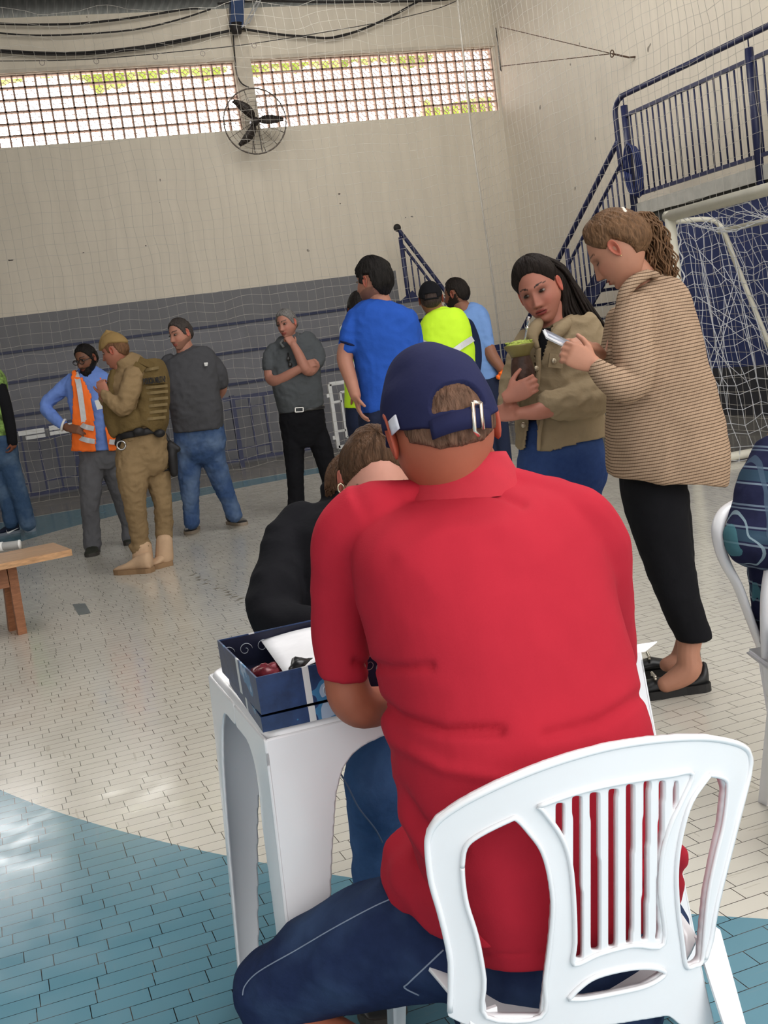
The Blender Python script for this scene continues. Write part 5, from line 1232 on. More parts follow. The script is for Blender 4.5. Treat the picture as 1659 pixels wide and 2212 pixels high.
for (a, b_, c_), nm, m_ in (((.068, .036, .0055), 'case', mat('white_phone_case', (.8, .8, .82), .3)), ((.060, .030, .0012), 'screen', mat('phone_screen', (.30, .32, .38), .15, spec=.6))):
    bm = bmesh.new(); box(bm, (-a, -b_, -c_), (a, b_, c_)); bmesh.ops.bevel(bm, geom=bm.edges[:], offset=.006 if c_ > .004 else .0005, segments=3, affect='EDGES', clamp_overlap=True)
    for v in bm.verts: v.co = c0+mt @ v.co + (Nn*.0056 if c_ < .004 else Vector((0, 0, 0)))
    link(nm, bm, m_, ph_)

# ---- woman with the mate cup
f = Fig(4.42, G(1215, 1360), 'person with long dark hair in an open tan jacket, holding a mate cup', (.66, .43, .36))
JK = cloth('tan_cotton_jacket', (.27, .205, .125), .10, .35, 40)
def b(bm):
    f.loft(bm, [(1200, 690, .04, 34, .07), (1205, 705, .04, 66, .10), (1212, 725, .03, 88, .13), (1214, 770, .02, 92, .145), (1212, 830, .01, 92, .15), (1210, 900, .0, 95, .155), (1212, 950, .0, 97, .16), (1212, 968, .0, 96, .155)], pw=.82, seg=36)
    f.chain(bm, [(1135, 735, .0, 24), (1116, 790, -.02, 27), (1102, 850, -.05, 27), (1100, 880, -.10, 24)]); f.chain(bm, [(1290, 735, .0, 30), (1304, 790, -.04, 36), (1290, 850, -.10, 44), (1245, 868, -.17, 42), (1202, 872, -.22, 33), (1188, 872, -.23, 30)], k=5)
bm = bmesh.new(); b(bm); bm = remesh(bm, .0065, 3); kill = []
for v in bm.verts:
    d = (v.co-CAM).dot(FWD); px = CX+FL*(v.co-CAM).dot(RT)/d; py = CY-FL*(v.co-CAM).dot(UP)/d
    l_ = interp([(690, 1176), (720, 1165), (760, 1158), (840, 1150), (900, 1143), (940, 1138), (985, 1131)], py); r_ = interp([(690, 1196), (720, 1186), (800, 1162), (880, 1158), (985, 1160)], py)
    if (v.co-f.J(px, py)).dot(HN) < -.05 and l_ < px < r_ and not (840 < py < 905): kill.append(v)
    elif py > interp([(1080, 955), (1110, 966), (1130, 980), (1162, 982), (1306, 945)], px) + 0: kill.append(v)
bmesh.ops.delete(bm, geom=kill, context='VERTS'); wrinkle(bm, .011, 14, (1, 1, 1.3), .5)
jk = link('jacket', bm, JK, f.root); md = jk.modifiers.new('s', 'SOLIDIFY'); md.thickness = .006; md.offset = -1
f.raw('jacket_collar', JK, lambda bm: (stube(bm, [f.J(1262, 684, .05), f.J(1232, 694, -.04), f.J(1208, 715, -.13), f.J(1190, 735, -.165)], [.012, .020, .024, .008], 10), stube(bm, [f.J(1168, 690, -.03), f.J(1158, 706, -.11), f.J(1150, 728, -.15), f.J(1162, 752, -.17)], [.014, .024, .022, .008], 10)), parent=jk)
f.raw('placket', JK, lambda bm: (stube(bm, [f.J(1162, 752, -.16), f.J(1163, 800, -.165), f.J(1160, 840, -.17)], [.012, .010, .010], 8), stube(bm, [f.J(1172, 905, -.155), f.J(1165, 940, -.16), f.J(1164, 972, -.158)], [.008, .008, .008], 8)), parent=jk)
BT = mat('brass_button', (.45, .38, .28), .4, .8)
pk = f.raw('chest_pocket', JK, lambda bm: (bar(bm, f.J(1185, 778, -.178), f.J(1216, 782, -.172), .012, .05, up=Z), ), smooth=False, parent=jk)
for x, y, dd in ((1197, 780, -.187), (1131, 918, -.16), (1159, 796, -.175)):
    bm = bmesh.new(); c = f.J(x, y, dd); ellip(bm, c, (.011, .006, .011), seg=12, rg=8); link('button', bm, BT, jk)
f.part('top', cloth('black_top', (.010, .010, .012)), lambda bm: f.loft(bm, [(1188, 708, .0, 26, .078), (1190, 730, -.0, 50, .10), (1196, 780, 0, 62, .108), (1196, 850, 0, 62, .112), (1198, 910, 0, 62, .118)]), .008, 2)
f.part('jeans', denim('dark_blue_jeans', (.022, .045, .14), (.06, .11, .26), .35), lambda bm: (f.loft(bm, [(1205, 900, .0, 78, .13), (1208, 940, .0, 84, .145), (1212, 985, .0, 94, .15), (1214, 1030, .0, 96, .155), (1216, 1060, .0, 86, .14), (1216, 1080, 0, 66, .12)]), f.chain(bm, [(1176, 1040, 0, 48), (1178, 1120, 0, 42), (1180, 1200, 0, 32), (1184, 1340, 0, 22)]), f.chain(bm, [(1254, 1040, 0, 49), (1254, 1120, 0, 42), (1250, 1200, 0, 32), (1246, 1335, 0, 22)])), .009, 3, (.006, 14, (1, 1, 1), .4))
for x_, y_ in ((1184, 1375), (1248, 1366)): shoe(f, G(x_, y_)+HN*.1, G(x_-10, y_+10)-HN*.05, BLKSHOE, DSOLE, .045, .085, L=.25)
h = Head(f, 1166, 629, -.02, -26, 8, -14, 1.0, brow=(.09, .05, .04), browt=.75, res=(120, 96), iris=(.12, .07, .03), lips=(.52, .22, .2))
HD = hair_mat('dark_brown_long_hair', (.016, .011, .009), .4)
def b(bm):
    h.shell(bm, WOMAN, lambda th, p: .014+.014*max(0, p.z/.11), nt=120, np_=90, nse=.004, nf=70, ramp=.040)
f.raw('hair', HD, b)
def b(bm):
    rnd = random.Random(5)
    for k in range(170):
        q = k/169; o = rnd.uniform(-1, 1); e = rnd.uniform(0, 1)
        s0 = (lerp(1176, 1212, q)+rnd.uniform(-3, 3), lerp(556, 600, q)+rnd.uniform(-4, 4)); s1 = (lerp(1240, 1214, q)+o*4, lerp(610, 655, q)+o*4)
        s2 = (lerp(1268, 1214, q**.8)+o*6, lerp(652, 690, q)+o*3); s3 = (lerp(1318, 1238, q**.7)+o*8, lerp(722, 716, q)+e*14*(1-q))
        dd = rnd.uniform(-.03, .07)
        stube(bm, [f.J(*s0, .0+dd*.4), f.J(lerp(s0[0], s1[0], .6), lerp(s0[1], s1[1], .45)-6*(1-q), .02+dd), f.J(*s1, .03+dd), f.J(*s2, .03+dd), f.J(*s3, .02+dd)], [.004, .007, .007, .006, .002], 5, k=4)
f.raw('hair_length', HD, b)
def b(bm):
    f.chain(bm, [(1192, 660, .03, 26), (1193, 690, .03, 27), (1192, 715, .02, 34)])
    f.chain(bm, [(1104, 884, -.10, 17), (1102, 872, -.20, 15), (1098, 860, -.25, 12)]); w0 = f.J(1095, 858, -.262); hand(bm, w0, f.J(1128, 842, -.278)-w0, -HN*.95-HR*.25, .93, -1, (20, 50, 40), 1.2, 10)
    f.chain(bm, [(1205, 876, -.22, 20), (1165, 888, -.25, 19), (1122, 893, -.26, 13)]); w1 = f.J(1126, 893, -.26); hand(bm, w1, f.J(1098, 892, -.24)-w1, -HN*.8+Z*.4, .9, 1, (30, 30, 20), 2)
f.finish(b, .0045)
ct = thing('mate_cup', f.J(1136, 850, -.20), 'dark leather-covered mate gourd cup with green herb, held by the dark-haired person', 'cup')
ca = f.J(1136, 850, -.22); cb = f.J(1121, 744, -.22); ax = (cb-ca)
def latheA(bm, prof, seg=28):
    tube(bm, [ca+ax*t for t, r in prof], [r*.01 for t, r in prof], seg)
bm = bmesh.new(); latheA(bm, [(0, 2.6), (.05, 3.3), (.2, 4.1), (.38, 4.4), (.55, 4.1), (.7, 3.5), (.78, 3.4)]); link('gourd', bm, mat('brown_leather', (.05, .022, .014), .5, 0, .5, 30, bump=.6, bs=70), ct)
bm = bmesh.new(); latheA(bm, [(.76, 3.5), (.84, 3.9), (.90, 4.9), (.97, 5.6), (1.0, 5.7)]); link('rim', bm, mat('green_gold_rim', (.20, .16, .055), .4, .2), ct)
def b_(bm):
    latheA(bm, [(1.001, 5.0), (1.02, 4.6), (1.06, 3.2), (1.08, 1.5)]); rnd = random.Random(2)
    for k in range(90):
        a = rnd.uniform(0, 6.28); r = rnd.uniform(0, .047); p = cb+ax*.05+HR*(r*cos(a))+HN*(r*sin(a)); ellip(bm, p, (.006, .004, .003), seg=6, rg=4)
bm = bmesh.new(); b_(bm); wrinkle(bm, .003, 90); link('herb', bm, mat('yerba_herb', (.34, .40, .08), .9, 0, .5, 60), ct)
st = cb+(f.J(1144, 684, -.22)-cb)
bm = bmesh.new(); p0, p1 = f.J(1132, 742, -.22), f.J(1143, 684, -.24); stube(bm, [p0, p0.lerp(p1, .5), p0.lerp(p1, .58), p0.lerp(p1, .66), p0.lerp(p1, .8), p1], [.0035, .004, .0075, .004, .006, .005], 10)
tag(link('metal_straw', bm, mat('silver', (.8, .78, .76), .2, 1), origin=p0), 'silver metal straw standing in the mate gourd cup', 'straw')

# ---- woman in the black hoodie across the table
f = Fig(2.62, G(840, 1700), 'person in black hoodie sitting across the table, brown hair tied back, head bowed', (.76, .55, .48))
BH = cloth('black_hoodie', (.008, .008, .010), .1, .2)
def b(bm):
    f.loft(bm, [(780, 1070, .05, 60, .09), (782, 1095, .05, 130, .12), (785, 1130, .05, 175, .14), (800, 1200, .03, 190, .15), (815, 1300, .0, 200, .15), (830, 1420, -.0, 200, .15), (840, 1500, -.0, 200, .15)], seg=32)
    f.chain(bm, [(650, 1135, .04, 50), (618, 1180, .0, 54), (600, 1260, -.08, 58), (597, 1325, -.14, 62), (640, 1350, -.20, 48), (720, 1355, -.24, 42)], k=5); f.chain(bm, [(930, 1150, .04, 55), (980, 1250, -.05, 60), (960, 1350, -.18, 50)])
    f.chain(bm, [(716, 1060, .10, 24), (735, 1085, .12, 34), (790, 1100, .16, 38)])
f.part('hoodie', BH, b, .008, 3, (.014, 9, (1, 1, 1), .5))
h = Head(f, 812, 1038, -.02, 8, 30, 4, 1.0, brow=(.14, .08, .055), res=(90, 76), eye=False, browt=.8)
HH = hair_mat('brown_tied_hair', (.085, .045, .025), .45)
f.raw('hair', HH, lambda bm: h.shell(bm, [(0, .088), (25, .084), (45, .066), (62, .034), (75, .004), (88, .010), (98, .02), (110, -.01), (130, -.06), (180, -.07)], lambda th, p: .010+.006*max(0, p.z/.11), nt=120, np_=90, nse=.005, nf=80, ramp=.03))
def b(bm):
    rnd = random.Random(8)
    for k in range(60):
        o = rnd.uniform(-1, 1); e = rnd.uniform(-1, 1); stube(bm, [f.J(760+e*10, 985+o*14, .10), f.J(728+o*6, 1000+e*6, .08), f.J(716+o*9, 1030+e*9, .06), f.J(712+o*10, 1062+e*12, .04)], [.004, .006, .006, .002], 5)
    for k in range(14):
        o = rnd.uniform(-1, 1); stube(bm, [f.J(735+o*4, 1000, 0), f.J(722+o*6, 1030, -.02), f.J(728+o*8, 1060, -.03)], .0012, 4)
f.raw('ponytail', HH, b)
f.raw('earring', mat('silver_gold', (.8, .7, .5), .25, .9), lambda bm: tube(bm, [f.J(737, 1055, -.05)+HR*(.007*cos(a*pi/6))+Z*(.011*sin(a*pi/6)) for a in range(13)], .0022, 6))
def b(bm):
    f.chain(bm, [(806, 1070, .05, 50), (800, 1100, .08, 52)]); f.chain(bm, [(715, 1356, -.24, 26), (760, 1375, -.27, 24)]); w0 = f.J(765, 1377, -.27); hand(bm, w0, HR-HN*.2, Z, .95, -1, (15, 20, 15)); f.chain(bm, [(955, 1350, -.2, 28), (920, 1378, -.26, 24)]); w0 = f.J(915, 1380, -.27); hand(bm, w0, -HR-HN*.2, Z, .95, 1, (15, 20, 15))
f.finish(b, .005)
JT = denim('mid_blue_jeans', (.045, .10, .235), (.10, .19, .38), .4, 8)
def b(bm):
    f.chain(bm, [(985, 1600, .05, 78), (920, 1590, -.10, 78), (850, 1620, -.33, 86), (822, 1680, -.42, 84), (815, 1760, -.40, 66), (812, 1860, -.36, 56), (818, 2010, -.34, 50), (824, 2120, -.33, 48)], k=5)
    f.chain(bm, [(1020, 1600, .05, 78), (1080, 1600, -.10, 78), (1120, 1680, -.28, 76), (1110, 1860, -.26, 56), (1100, 2100, -.24, 46)], k=5); f.loft(bm, [(900, 1450, .05, 170, .13), (940, 1540, .05, 160, .14), (960, 1620, .05, 150, .13)])
f.part('jeans', JT, b, .009, 3, (.006, 14, (1, 1, 1), .4))
THR = mat('seam_thread', (.10, .14, .22), .9)
f.raw('seam', THR, lambda bm: stube(bm, [f.J(724, 1650, -.50), f.J(752, 1700, -.52), f.J(775, 1745, -.51), f.J(810, 1790, -.50), f.J(826, 1820, -.48)], .0016, 6))
sp2 = f.J(824, 2120, -.33); sp2.z = 0; shoe(f, sp2+HN*.08, sp2-HN*.15, BLKSHOE, DSOLE, .048, .09, L=.26); sp2 = f.J(1100, 2100, -.24); sp2.z = 0; shoe(f, sp2+HN*.08, sp2-HN*.15, BLKSHOE, DSOLE, .048, .09, L=.26)
hooded = f

# ---- person in plaid at the right edge
f = Fig(2.95, G(1760, 1720), 'person in dark blue plaid shirt seated at the right edge of the photo', (.6, .4, .32))
def plaid():
    m = mat('dark_plaid_flannel', (.016, .018, .045), .95, 0, .2, 20, bump=.2, bs=80, spec=.05)
    n = m.node_tree.nodes; l = m.node_tree.links; b = n['Principled BSDF']; c = b.inputs['Base Color'].links[0].from_socket; M = lambda *a: math_node(n, l, *a)
    tc = n.new('ShaderNodeTexCoord'); sx = n.new('ShaderNodeSeparateXYZ'); l.new(tc.outputs['Object'], sx.inputs[0])
    z = M('ADD', sx.outputs[2], M('MULTIPLY', sx.outputs[0], .25)); x = M('ADD', sx.outputs[0], M('MULTIPLY', sx.outputs[2], -.28)); x = M('ADD', x, 0.0)
    def band(v, per, off, w): return M('LESS_THAN', M('ABSOLUTE', M('SUBTRACT', M('FRACT', M('ADD', M('DIVIDE', v, per), off)), .5)), w/per/2)
    for v, off, w, col, k in ((z, .0, .030, (.035, .07, .10), .7), (z, .14, .005, (.17, .22, .27), .8), (z, -.14, .005, (.17, .22, .27), .8), (z, .5, .005, (.13, .17, .22), .8), (z, .56, .004, (.13, .17, .22), .8), (x, .0, .012, (.08, .22, .25), .6), (x, .15, .004, (.22, .3, .34), .8), (x, -.15, .004, (.22, .3, .34), .8), (x, .5, .012, (.06, .09, .13), .7)):
        c = mixc(n, l, M('MULTIPLY', band(v, .155, off, w), k), c, col)
    l.new(c, b.inputs['Base Color']); return m
PLD = plaid()
def b(bm):
    f.loft(bm, [(1735, 925, .05, 60, .08), (1738, 950, .05, 92, .11), (1742, 1000, .04, 120, .14), (1745, 1100, .02, 120, .15), (1748, 1240, .0, 122, .16), (1750, 1330, .0, 120, .16)])
    f.chain(bm, [(1668, 985, .02, 46), (1645, 1050, -.02, 52), (1628, 1120, -.06, 52), (1618, 1180, -.10, 48), (1650, 1198, -.16, 38), (1720, 1190, -.24, 32)], k=5)
    f.loft(bm, [(1640, 1210, .0, 18, .02), (1638, 1270, .0, 15, .014), (1638, 1330, .0, 12, .012), (1641, 1345, .0, 6, .008)])
f.part('plaid_shirt', PLD, b, .007, 3, (.012, 10, (1, 1, 1), .4))
h = Head(f, 1778, 862, .0, 20, 10)
f.raw('hair', HB, lambda bm: (h.shell(bm, WOMAN, .015, nse=.006), stube(bm, [h.P((0, -.09, .02)), f.J(1715, 915, .08), f.J(1680, 940, .06), f.J(1656, 958, .02)], [.04, .04, .025, .010], 12)))
f.finish(lambda bm: (f.chain(bm, [(1778, 880, .02, 38), (1750, 940, .04, 42)]), f.chain(bm, [(1715, 1190, -.24, 24), (1760, 1190, -.28, 22)]), hand(bm, f.J(1760, 1190, -.28), HR, Z, .95, -1)), .007)
f.part('trousers', cloth('dark_trousers_right', (.012, .014, .03)), lambda bm: (f.loft(bm, [(1750, 1300, 0, 120, .15), (1752, 1380, 0, 118, .15)]), f.chain(bm, [(1700, 1380, 0, 56), (1720, 1400, -.25, 52), (1735, 1440, -.42, 44), (1745, 1700, -.38, 36), (1750, 1870, -.36, 32)]), f.chain(bm, [(1800, 1380, .0, 56), (1830, 1440, -.40, 44), (1840, 1870, -.36, 32)]), f.chain(bm, [(1650, 1310, .05, 16), (1655, 1380, .0, 14)])), .01, 2)
for x_ in (1752, 1844):
    q_ = f.J(x_, 1880, -.36); q_.z = 0; shoe(f, q_+HN*.06, q_-HN*.18, BLKSHOE, DSOLE, .048, .09, L=.26)
# ================================================================== FOREGROUND: table, boxes, man in red, chairs
PLA = mat('white_plastic', (.80, .80, .82), .28, 0, .03, 3, spec=.5, coat=.15)
# ---- square plastic table
TX0, TX1, TY0, TY1, TZ = .352, 1.066, 1.845, 2.335, .72
tb = thing('plastic_table', ((TX0+TX1)/2, (TY0+TY1)/2, 0), 'white plastic table with arched aprons in front of the person in the red polo shirt', 'table')
bm = bmesh.new(); r = .035; loop = []
for cx_, cy_, a0 in ((TX1-r, TY1-r, 0), (TX0+r, TY1-r, 90), (TX0+r, TY0+r, 180), (TX1-r, TY0+r, 270)):
    for k in range(7): a = radians(a0+15*k); loop.append((cx_+r*cos(a), cy_+r*sin(a)))
def off(q, z, s): mx, my = (TX0+TX1)/2, (TY0+TY1)/2; return [Vector((mx+(x-mx)*s, my+(y-my)*s, z)) for x, y in loop]
ringloft(bm, [off(0, TZ-.045, 1.012), off(0, TZ-.010, 1.004), off(0, TZ-.003, .995), off(0, TZ, .98), off(0, TZ, .93), off(0, TZ-.003, .915)]); link('tabletop', bm, PLA, tb)
def half(u0, u1, fixed, axis, sgn, name_par):
    """half of one side: leg plate flowing into the apron. u0 corner, u1 mid"""
    L = abs(u1-u0); ol = [(-5, 0), (L*1000, 0), (L*1000, 42)]
    ar = [(205, 44), (172, 49), (142, 62), (122, 85), (108, 120), (95, 180), (84, 240), (71, 330), (61, 440), (51, 570), (43, 700)] if L > .3 else [(160, 44), (138, 49), (118, 62), (100, 85), (88, 120), (78, 180), (70, 240), (61, 330), (53, 440), (46, 570), (39, 700)]
    ol += ar+[(-5, 705), (-5, 400), (-5, 200)]
    def fm(px, py, w):
        u, v = px/1000, py/1000; sp = .040*(v/.72)**1.1
        uu = u0+(u-sp)*(1 if u1 > u0 else -1); off_ = fixed+sgn*(sp+w+.006*sin(min(1, u/.11)*pi)*max(0, min(1, (v-.05)/.12))+.002)
        z = TZ-.012-v
        return Vector((uu, off_, z)) if axis == 'x' else Vector((off_, uu, z))
    return plate(ol, [], .006, 4, fm, smooth=6)
mx, my = (TX0+TX1)/2, (TY0+TY1)/2
for cx_, sx in ((TX0, -1), (TX1, 1)):
    for cy_, sy in ((TY0, -1), (TY1, 1)):
        a = half(cx_, mx, cy_, 'x', sy, tb); b2 = half(cy_, my, cx_, 'y', sx, tb)
        me = bpy.data.meshes.new('t'); b2.to_mesh(me); b2.free(); a.from_mesh(me); bpy.data.meshes.remove(me)
        link('leg', a, PLA, tb)
# ---- gift boxes on the table
def box_mat():
    m = mat('blue_gift_paper', (.016, .038, .11), .38, 0, .6, 14, spec=.4, bump=.15, bs=25)
    n = m.node_tree.nodes; l = m.node_tree.links; b = n['Principled BSDF']; c = b.inputs['Base Color'].links[0].from_socket; M = lambda *a: math_node(n, l, *a)
    tc = n.new('ShaderNodeTexCoord'); sx = n.new('ShaderNodeSeparateXYZ'); l.new(tc.outputs['Object'], sx.inputs[0])
    fx = M('ABSOLUTE', M('SUBTRACT', M('FRACT', M('DIVIDE', M('ADD', sx.outputs[0], M('MULTIPLY', sx.outputs[1], .55)), .16)), .5))
    nz = n.new('ShaderNodeTexNoise'); nz.inputs['Scale'].default_value = 14; l.new(tc.outputs['Object'], nz.inputs['Vector'])
    c = mixc(n, l, M('MULTIPLY', M('GREATER_THAN', nz.outputs[0], .60), .8), c, (.05, .20, .38))
    c = mixc(n, l, M('MULTIPLY', M('GREATER_THAN', nz.outputs[0], .68), .7), c, (.45, .5, .6))
    c = mixc(n, l, M('LESS_THAN', fx, .035), c, (.62, .62, .62))
    l.new(c, b.inputs['Base Color']); return m
MBX = box_mat(); MBI = mat('dark_box_lining', (.010, .012, .03), .4, 0, .3, 30); MSV = mat('silver_print', (.50, .54, .60), .4, .3)
def giftbox(x0, y0, z0, w, d, h, ang, t, label):
    r = thing('gift_box', (x0, y0, z0), label, 'box'); Rz = Matrix.Rotation(radians(ang), 4, 'Z'); M4 = Matrix.Translation((x0, y0, z0)) @ Rz
    bm = bmesh.new(); box(bm, (0, 0, 0), (w, d, t), M4); link('box_bottom', bm, MBI, r, smooth=False)
    bm = bmesh.new()
    for lo, hi in (((0, -t, 0), (w, 0, h)), ((0, d, 0), (w, d+t, h)), ((-t, -t, 0), (0, d+t, h)), ((w, -t, 0), (w+t, d+t, h))): box(bm, lo, hi, M4)
    link('box_sides', bm, MBX, r, smooth=False)
    bm = bmesh.new()
    for lo, hi in (((0, .0002, t), (w, .0012, h-.002)), ((0, d-.0012, t), (w, d-.0002, h-.002)), ((.0002, 0, t), (.0012, d, h-.002)), ((w-.0012, 0, t), (w-.0002, d, h-.002))): box(bm, lo, hi, M4)
    link('lining', bm, MBI, r, smooth=False)
    bm = bmesh.new(); rnd = random.Random(int(h*1000))
    def curl(c, s, fl):
        P = []
        for k in range(26):
            a = k*.34; rr = s*(1-k/30); P.append(M4 @ Vector((c[0]+fl*rr*cos(a), -t-.0008, c[1]+rr*sin(a))))
        tube(bm, P, [.0013*(1-k/34) for k in range(26)], 5)
    for k in range(7): curl((w*.42+rnd.uniform(0, .13), rnd.uniform(.2, .8)*h), h*rnd.uniform(.14, .26), rnd.choice((1, -1)))
    for k in range(8):
        c = (w*.05+k*.035, d-.002, h*.55); P = []
        for q in range(22): a = q*.36; rr = h*.22*(1-q/26); P.append(M4 @ Vector((c[0]+rr*cos(a), c[1], c[2]+rr*sin(a))))
        tube(bm, P, .0008, 4)
    link('swirl_print', bm, MSV, r); return r, M4
giftbox(.350, 1.842, TZ+.001, .255, .335, .026, -2.5, .003, 'lower blue patterned box lid lying on the plastic table')
gb, GM = giftbox(.352, 1.842, TZ+.031, .245, .32, .064, 0, .003, 'open blue box with silver swirls and papers, resting on the other box')
bm = bmesh.new(); A = [[None]*9 for _ in range(9)]
for i in range(9):
    for j in range(9):
        u, v = i/8, j/8; A[i][j] = bm.verts.new(GM @ Vector((.060+.165*u+.02*v, .03+.27*v+.02*(1-u), .040+.022*sin(pi*u*.8)*(.35+.65*(1-v))+.006*v)))
for i in range(8):
    for j in range(8): bm.faces.new((A[i][j], A[i+1][j], A[i+1][j+1], A[i][j+1]))
pp = tag(link('paper', bm, mat('white_paper', (.82, .82, .84), .6), origin=GM @ Vector((.1, .1, .05))), 'sheet of white paper lying curved in the open blue box', 'paper'); md = pp.modifiers.new('s', 'SOLIDIFY'); md.thickness = .0012
bm = bmesh.new(); ellip(bm, GM @ Vector((.05, .14, .025)), (.03, .045, .018)); wrinkle(bm, .01, 40)
tag(link('candy_wrapper', bm, mat('dark_red_wrapper', (.16, .02, .03), .25, .2, .6, 40), origin=GM @ Vector((.05, .14, .02))), 'crumpled dark red wrapper inside the open blue box', 'wrapper')
bm = bmesh.new(); ellip(bm, GM @ Vector((.10, .07, .035)), (.045, .022, .020), Matrix.Rotation(.6, 3, 'Z')); wrinkle(bm, .012, 40)
tag(link('ribbon_bundle', bm, mat('black_ribbon', (.012, .012, .014), .3, 0, .3, 30), origin=GM @ Vector((.1, .07, .03))), 'black glossy ribbon bundle in the front of the open blue box', 'ribbon')
bm = bmesh.new(); c = [G(1340, 1402, TZ), G(1420, 1392, TZ), G(1395, 1414, TZ), G(1345, 1425, TZ)]
v = [bm.verts.new(p+Z*(.002+.006*k*.3)) for k, p in enumerate(c)]; bm.faces.new(v); pp = tag(link('paper', bm, bpy.data.materials['white_paper'], smooth=False, origin=c[0]), 'white paper corner on the right edge of the plastic table', 'paper'); md = pp.modifiers.new('s', 'SOLIDIFY'); md.thickness = .002

# ---- man in the red polo shirt, seen from behind
f = Fig(1.75, (.70, 1.50, 0), 'person in red polo and navy cap sitting on the front plastic chair', (.62, .36, .27))
RED = mat('red_pique_polo', (.40, .018, .034), .85, 0, .06, 5, bump=.3, bs=420, bd=.0012, spec=.12)
XS = Vector((.985, .17, 0))
def b(bm):
    f.loft(bm, [(1002, 1032, .070, 84, .060), (1006, 1042, .068, 116, .074), (1010, 1054, .063, 170, .090), (1014, 1072, .052, 226, .108), (1020, 1110, .03, 262, .13), (1030, 1170, .01, 284, .145), (1046, 1250, -.01, 288, .155), (1066, 1340, -.03, 284, .16), (1092, 1440, -.05, 286, .16), (1113, 1540, -.07, 292, .16), (1135, 1640, -.08, 300, .16), (1162, 1740, -.085, 304, .155), (1198, 1840, -.075, 312, .15), (1214, 1910, -.065, 304, .15), (1214, 1950, -.06, 290, .15), (1216, 1968, -.06, 286, .148)], pw=.85, seg=44, side=XS, tdir=-Z)
    f.chain(bm, [(806, 1112, .03, 86), (752, 1160, .04, 80), (738, 1240, .05, 70), (735, 1320, .06, 67), (738, 1400, .07, 63), (741, 1456, .07, 58), (741, 1466, .07, 57)], k=5, dome=False); f.chain(bm, [(1240, 1130, .03, 86), (1280, 1180, .04, 84), (1292, 1260, .06, 76), (1300, 1340, .12, 74), (1310, 1420, .18, 68)], k=5)
    f.chain(bm, [(985, 1078, .06, 60), (900, 1100, .05, 68), (812, 1118, .03, 84)]); f.chain(bm, [(1030, 1058, .06, 62), (1130, 1085, .05, 72), (1235, 1128, .03, 86)])
bm = bmesh.new(); b(bm); bm = remesh(bm, .006, 6)
# long soft folds running from the armpits and along the waist
def px_of(co): d = (co-CAM).dot(FWD); return CX+FL*(co-CAM).dot(RT)/d, CY-FL*(co-CAM).dot(UP)/d
FOLDS = [([(770, 1430), (840, 1445), (930, 1440)], 9, -.006), ([(790, 1500), (860, 1550), (960, 1580), (1080, 1580)], 12, -.008), ([(800, 1530), (850, 1600), (960, 1660), (1130, 1690)], 14, .005), ([(815, 1580), (840, 1680), (905, 1780), (990, 1840)], 15, -.008), ([(830, 1640), (870, 1760), (930, 1850)], 12, .007),
         ([(1390, 1500), (1300, 1560), (1180, 1590)], 14, -.005), ([(880, 1075), (960, 1055), (1060, 1062), (1130, 1090)], 9, -.005), ([(870, 1200), (960, 1150), (1080, 1140)], 22, .003), ([(1500, 1800), (1440, 1850), (1380, 1870)], 14, -.008), ([(1500, 1880), (1430, 1920), (1360, 1930)], 12, -.006)]
def dist(px, py, pl):
    best = 1e9
    for (a, b_), (c, d_) in zip(pl, pl[1:]):
        t = ((px-a)*(c-a)+(py-b_)*(d_-b_))/((c-a)**2+(d_-b_)**2); t = max(0, min(1, t)); e = sqrt((px-a-t*(c-a))**2+(py-b_-t*(d_-b_))**2); best = min(best, e)
    return best
bm.normal_update()
for v in bm.verts:
    if v.normal.dot(HN) > .3: continue
    px, py = px_of(v.co); d = 0
    for pl, w, amp in FOLDS:
        e = dist(px, py, pl)
        if e < w*3: d += 1.4*amp*exp(-(e/w)**2)
    if abs(py-2062-(px-1200)*.0) < 2.5 and px > 1000: d -= .002
    v.co += v.normal*d
wrinkle(bm, .0035, 9, (1, 1, 1.2), .4, 3)
for v in bm.verts: pass
shirt = link('polo_shirt', bm, RED, f.root)
# shirt tail sitting out at the left hip
f.part('shirt_tail', RED, lambda bm: f.loft(bm, [(925, 1800, -.06, 20, .07), (915, 1850, -.08, 46, .10), (928, 1905, -.10, 64, .125), (946, 1950, -.10, 76, .14), (962, 1972, -.10, 78, .14)], side=XS, tdir=-Z), .007, 4, (.010, 10, (1, 1, 1), .5), parent=shirt)
# ribbed collar
def b(bm):
    rings = []
    for (x, y, dd, w, hh) in ((1005, 1084, .058, 156, .098), (1003, 1052, .068, 130, .094), (1001, 1030, .070, 118, .087), (998, 1004, .074, 105, .080), (997, 990, .078, 99, .075), (997, 989, .079, 94, .070), (998, 1020, .078, 92, .068)):
        C = f.J(x, y, dd); up = (Z+HN*.16).normalized(); s1 = XS.normalized(); s1 = (s1-up*s1.dot(up)).normalized(); f1 = s1.cross(up)
        rings.append([C+s1*(f.R(w)*cos(2*pi*j/40))+f1*(hh*sin(2*pi*j/40)) for j in range(40)])
    ringloft(bm, rings, caps=False)
f.raw('collar', mat('red_rib_collar', (.42, .02, .036), .85, 0, .06, 20, bump=.3, bs=300, bd=.001), b, parent=shirt)
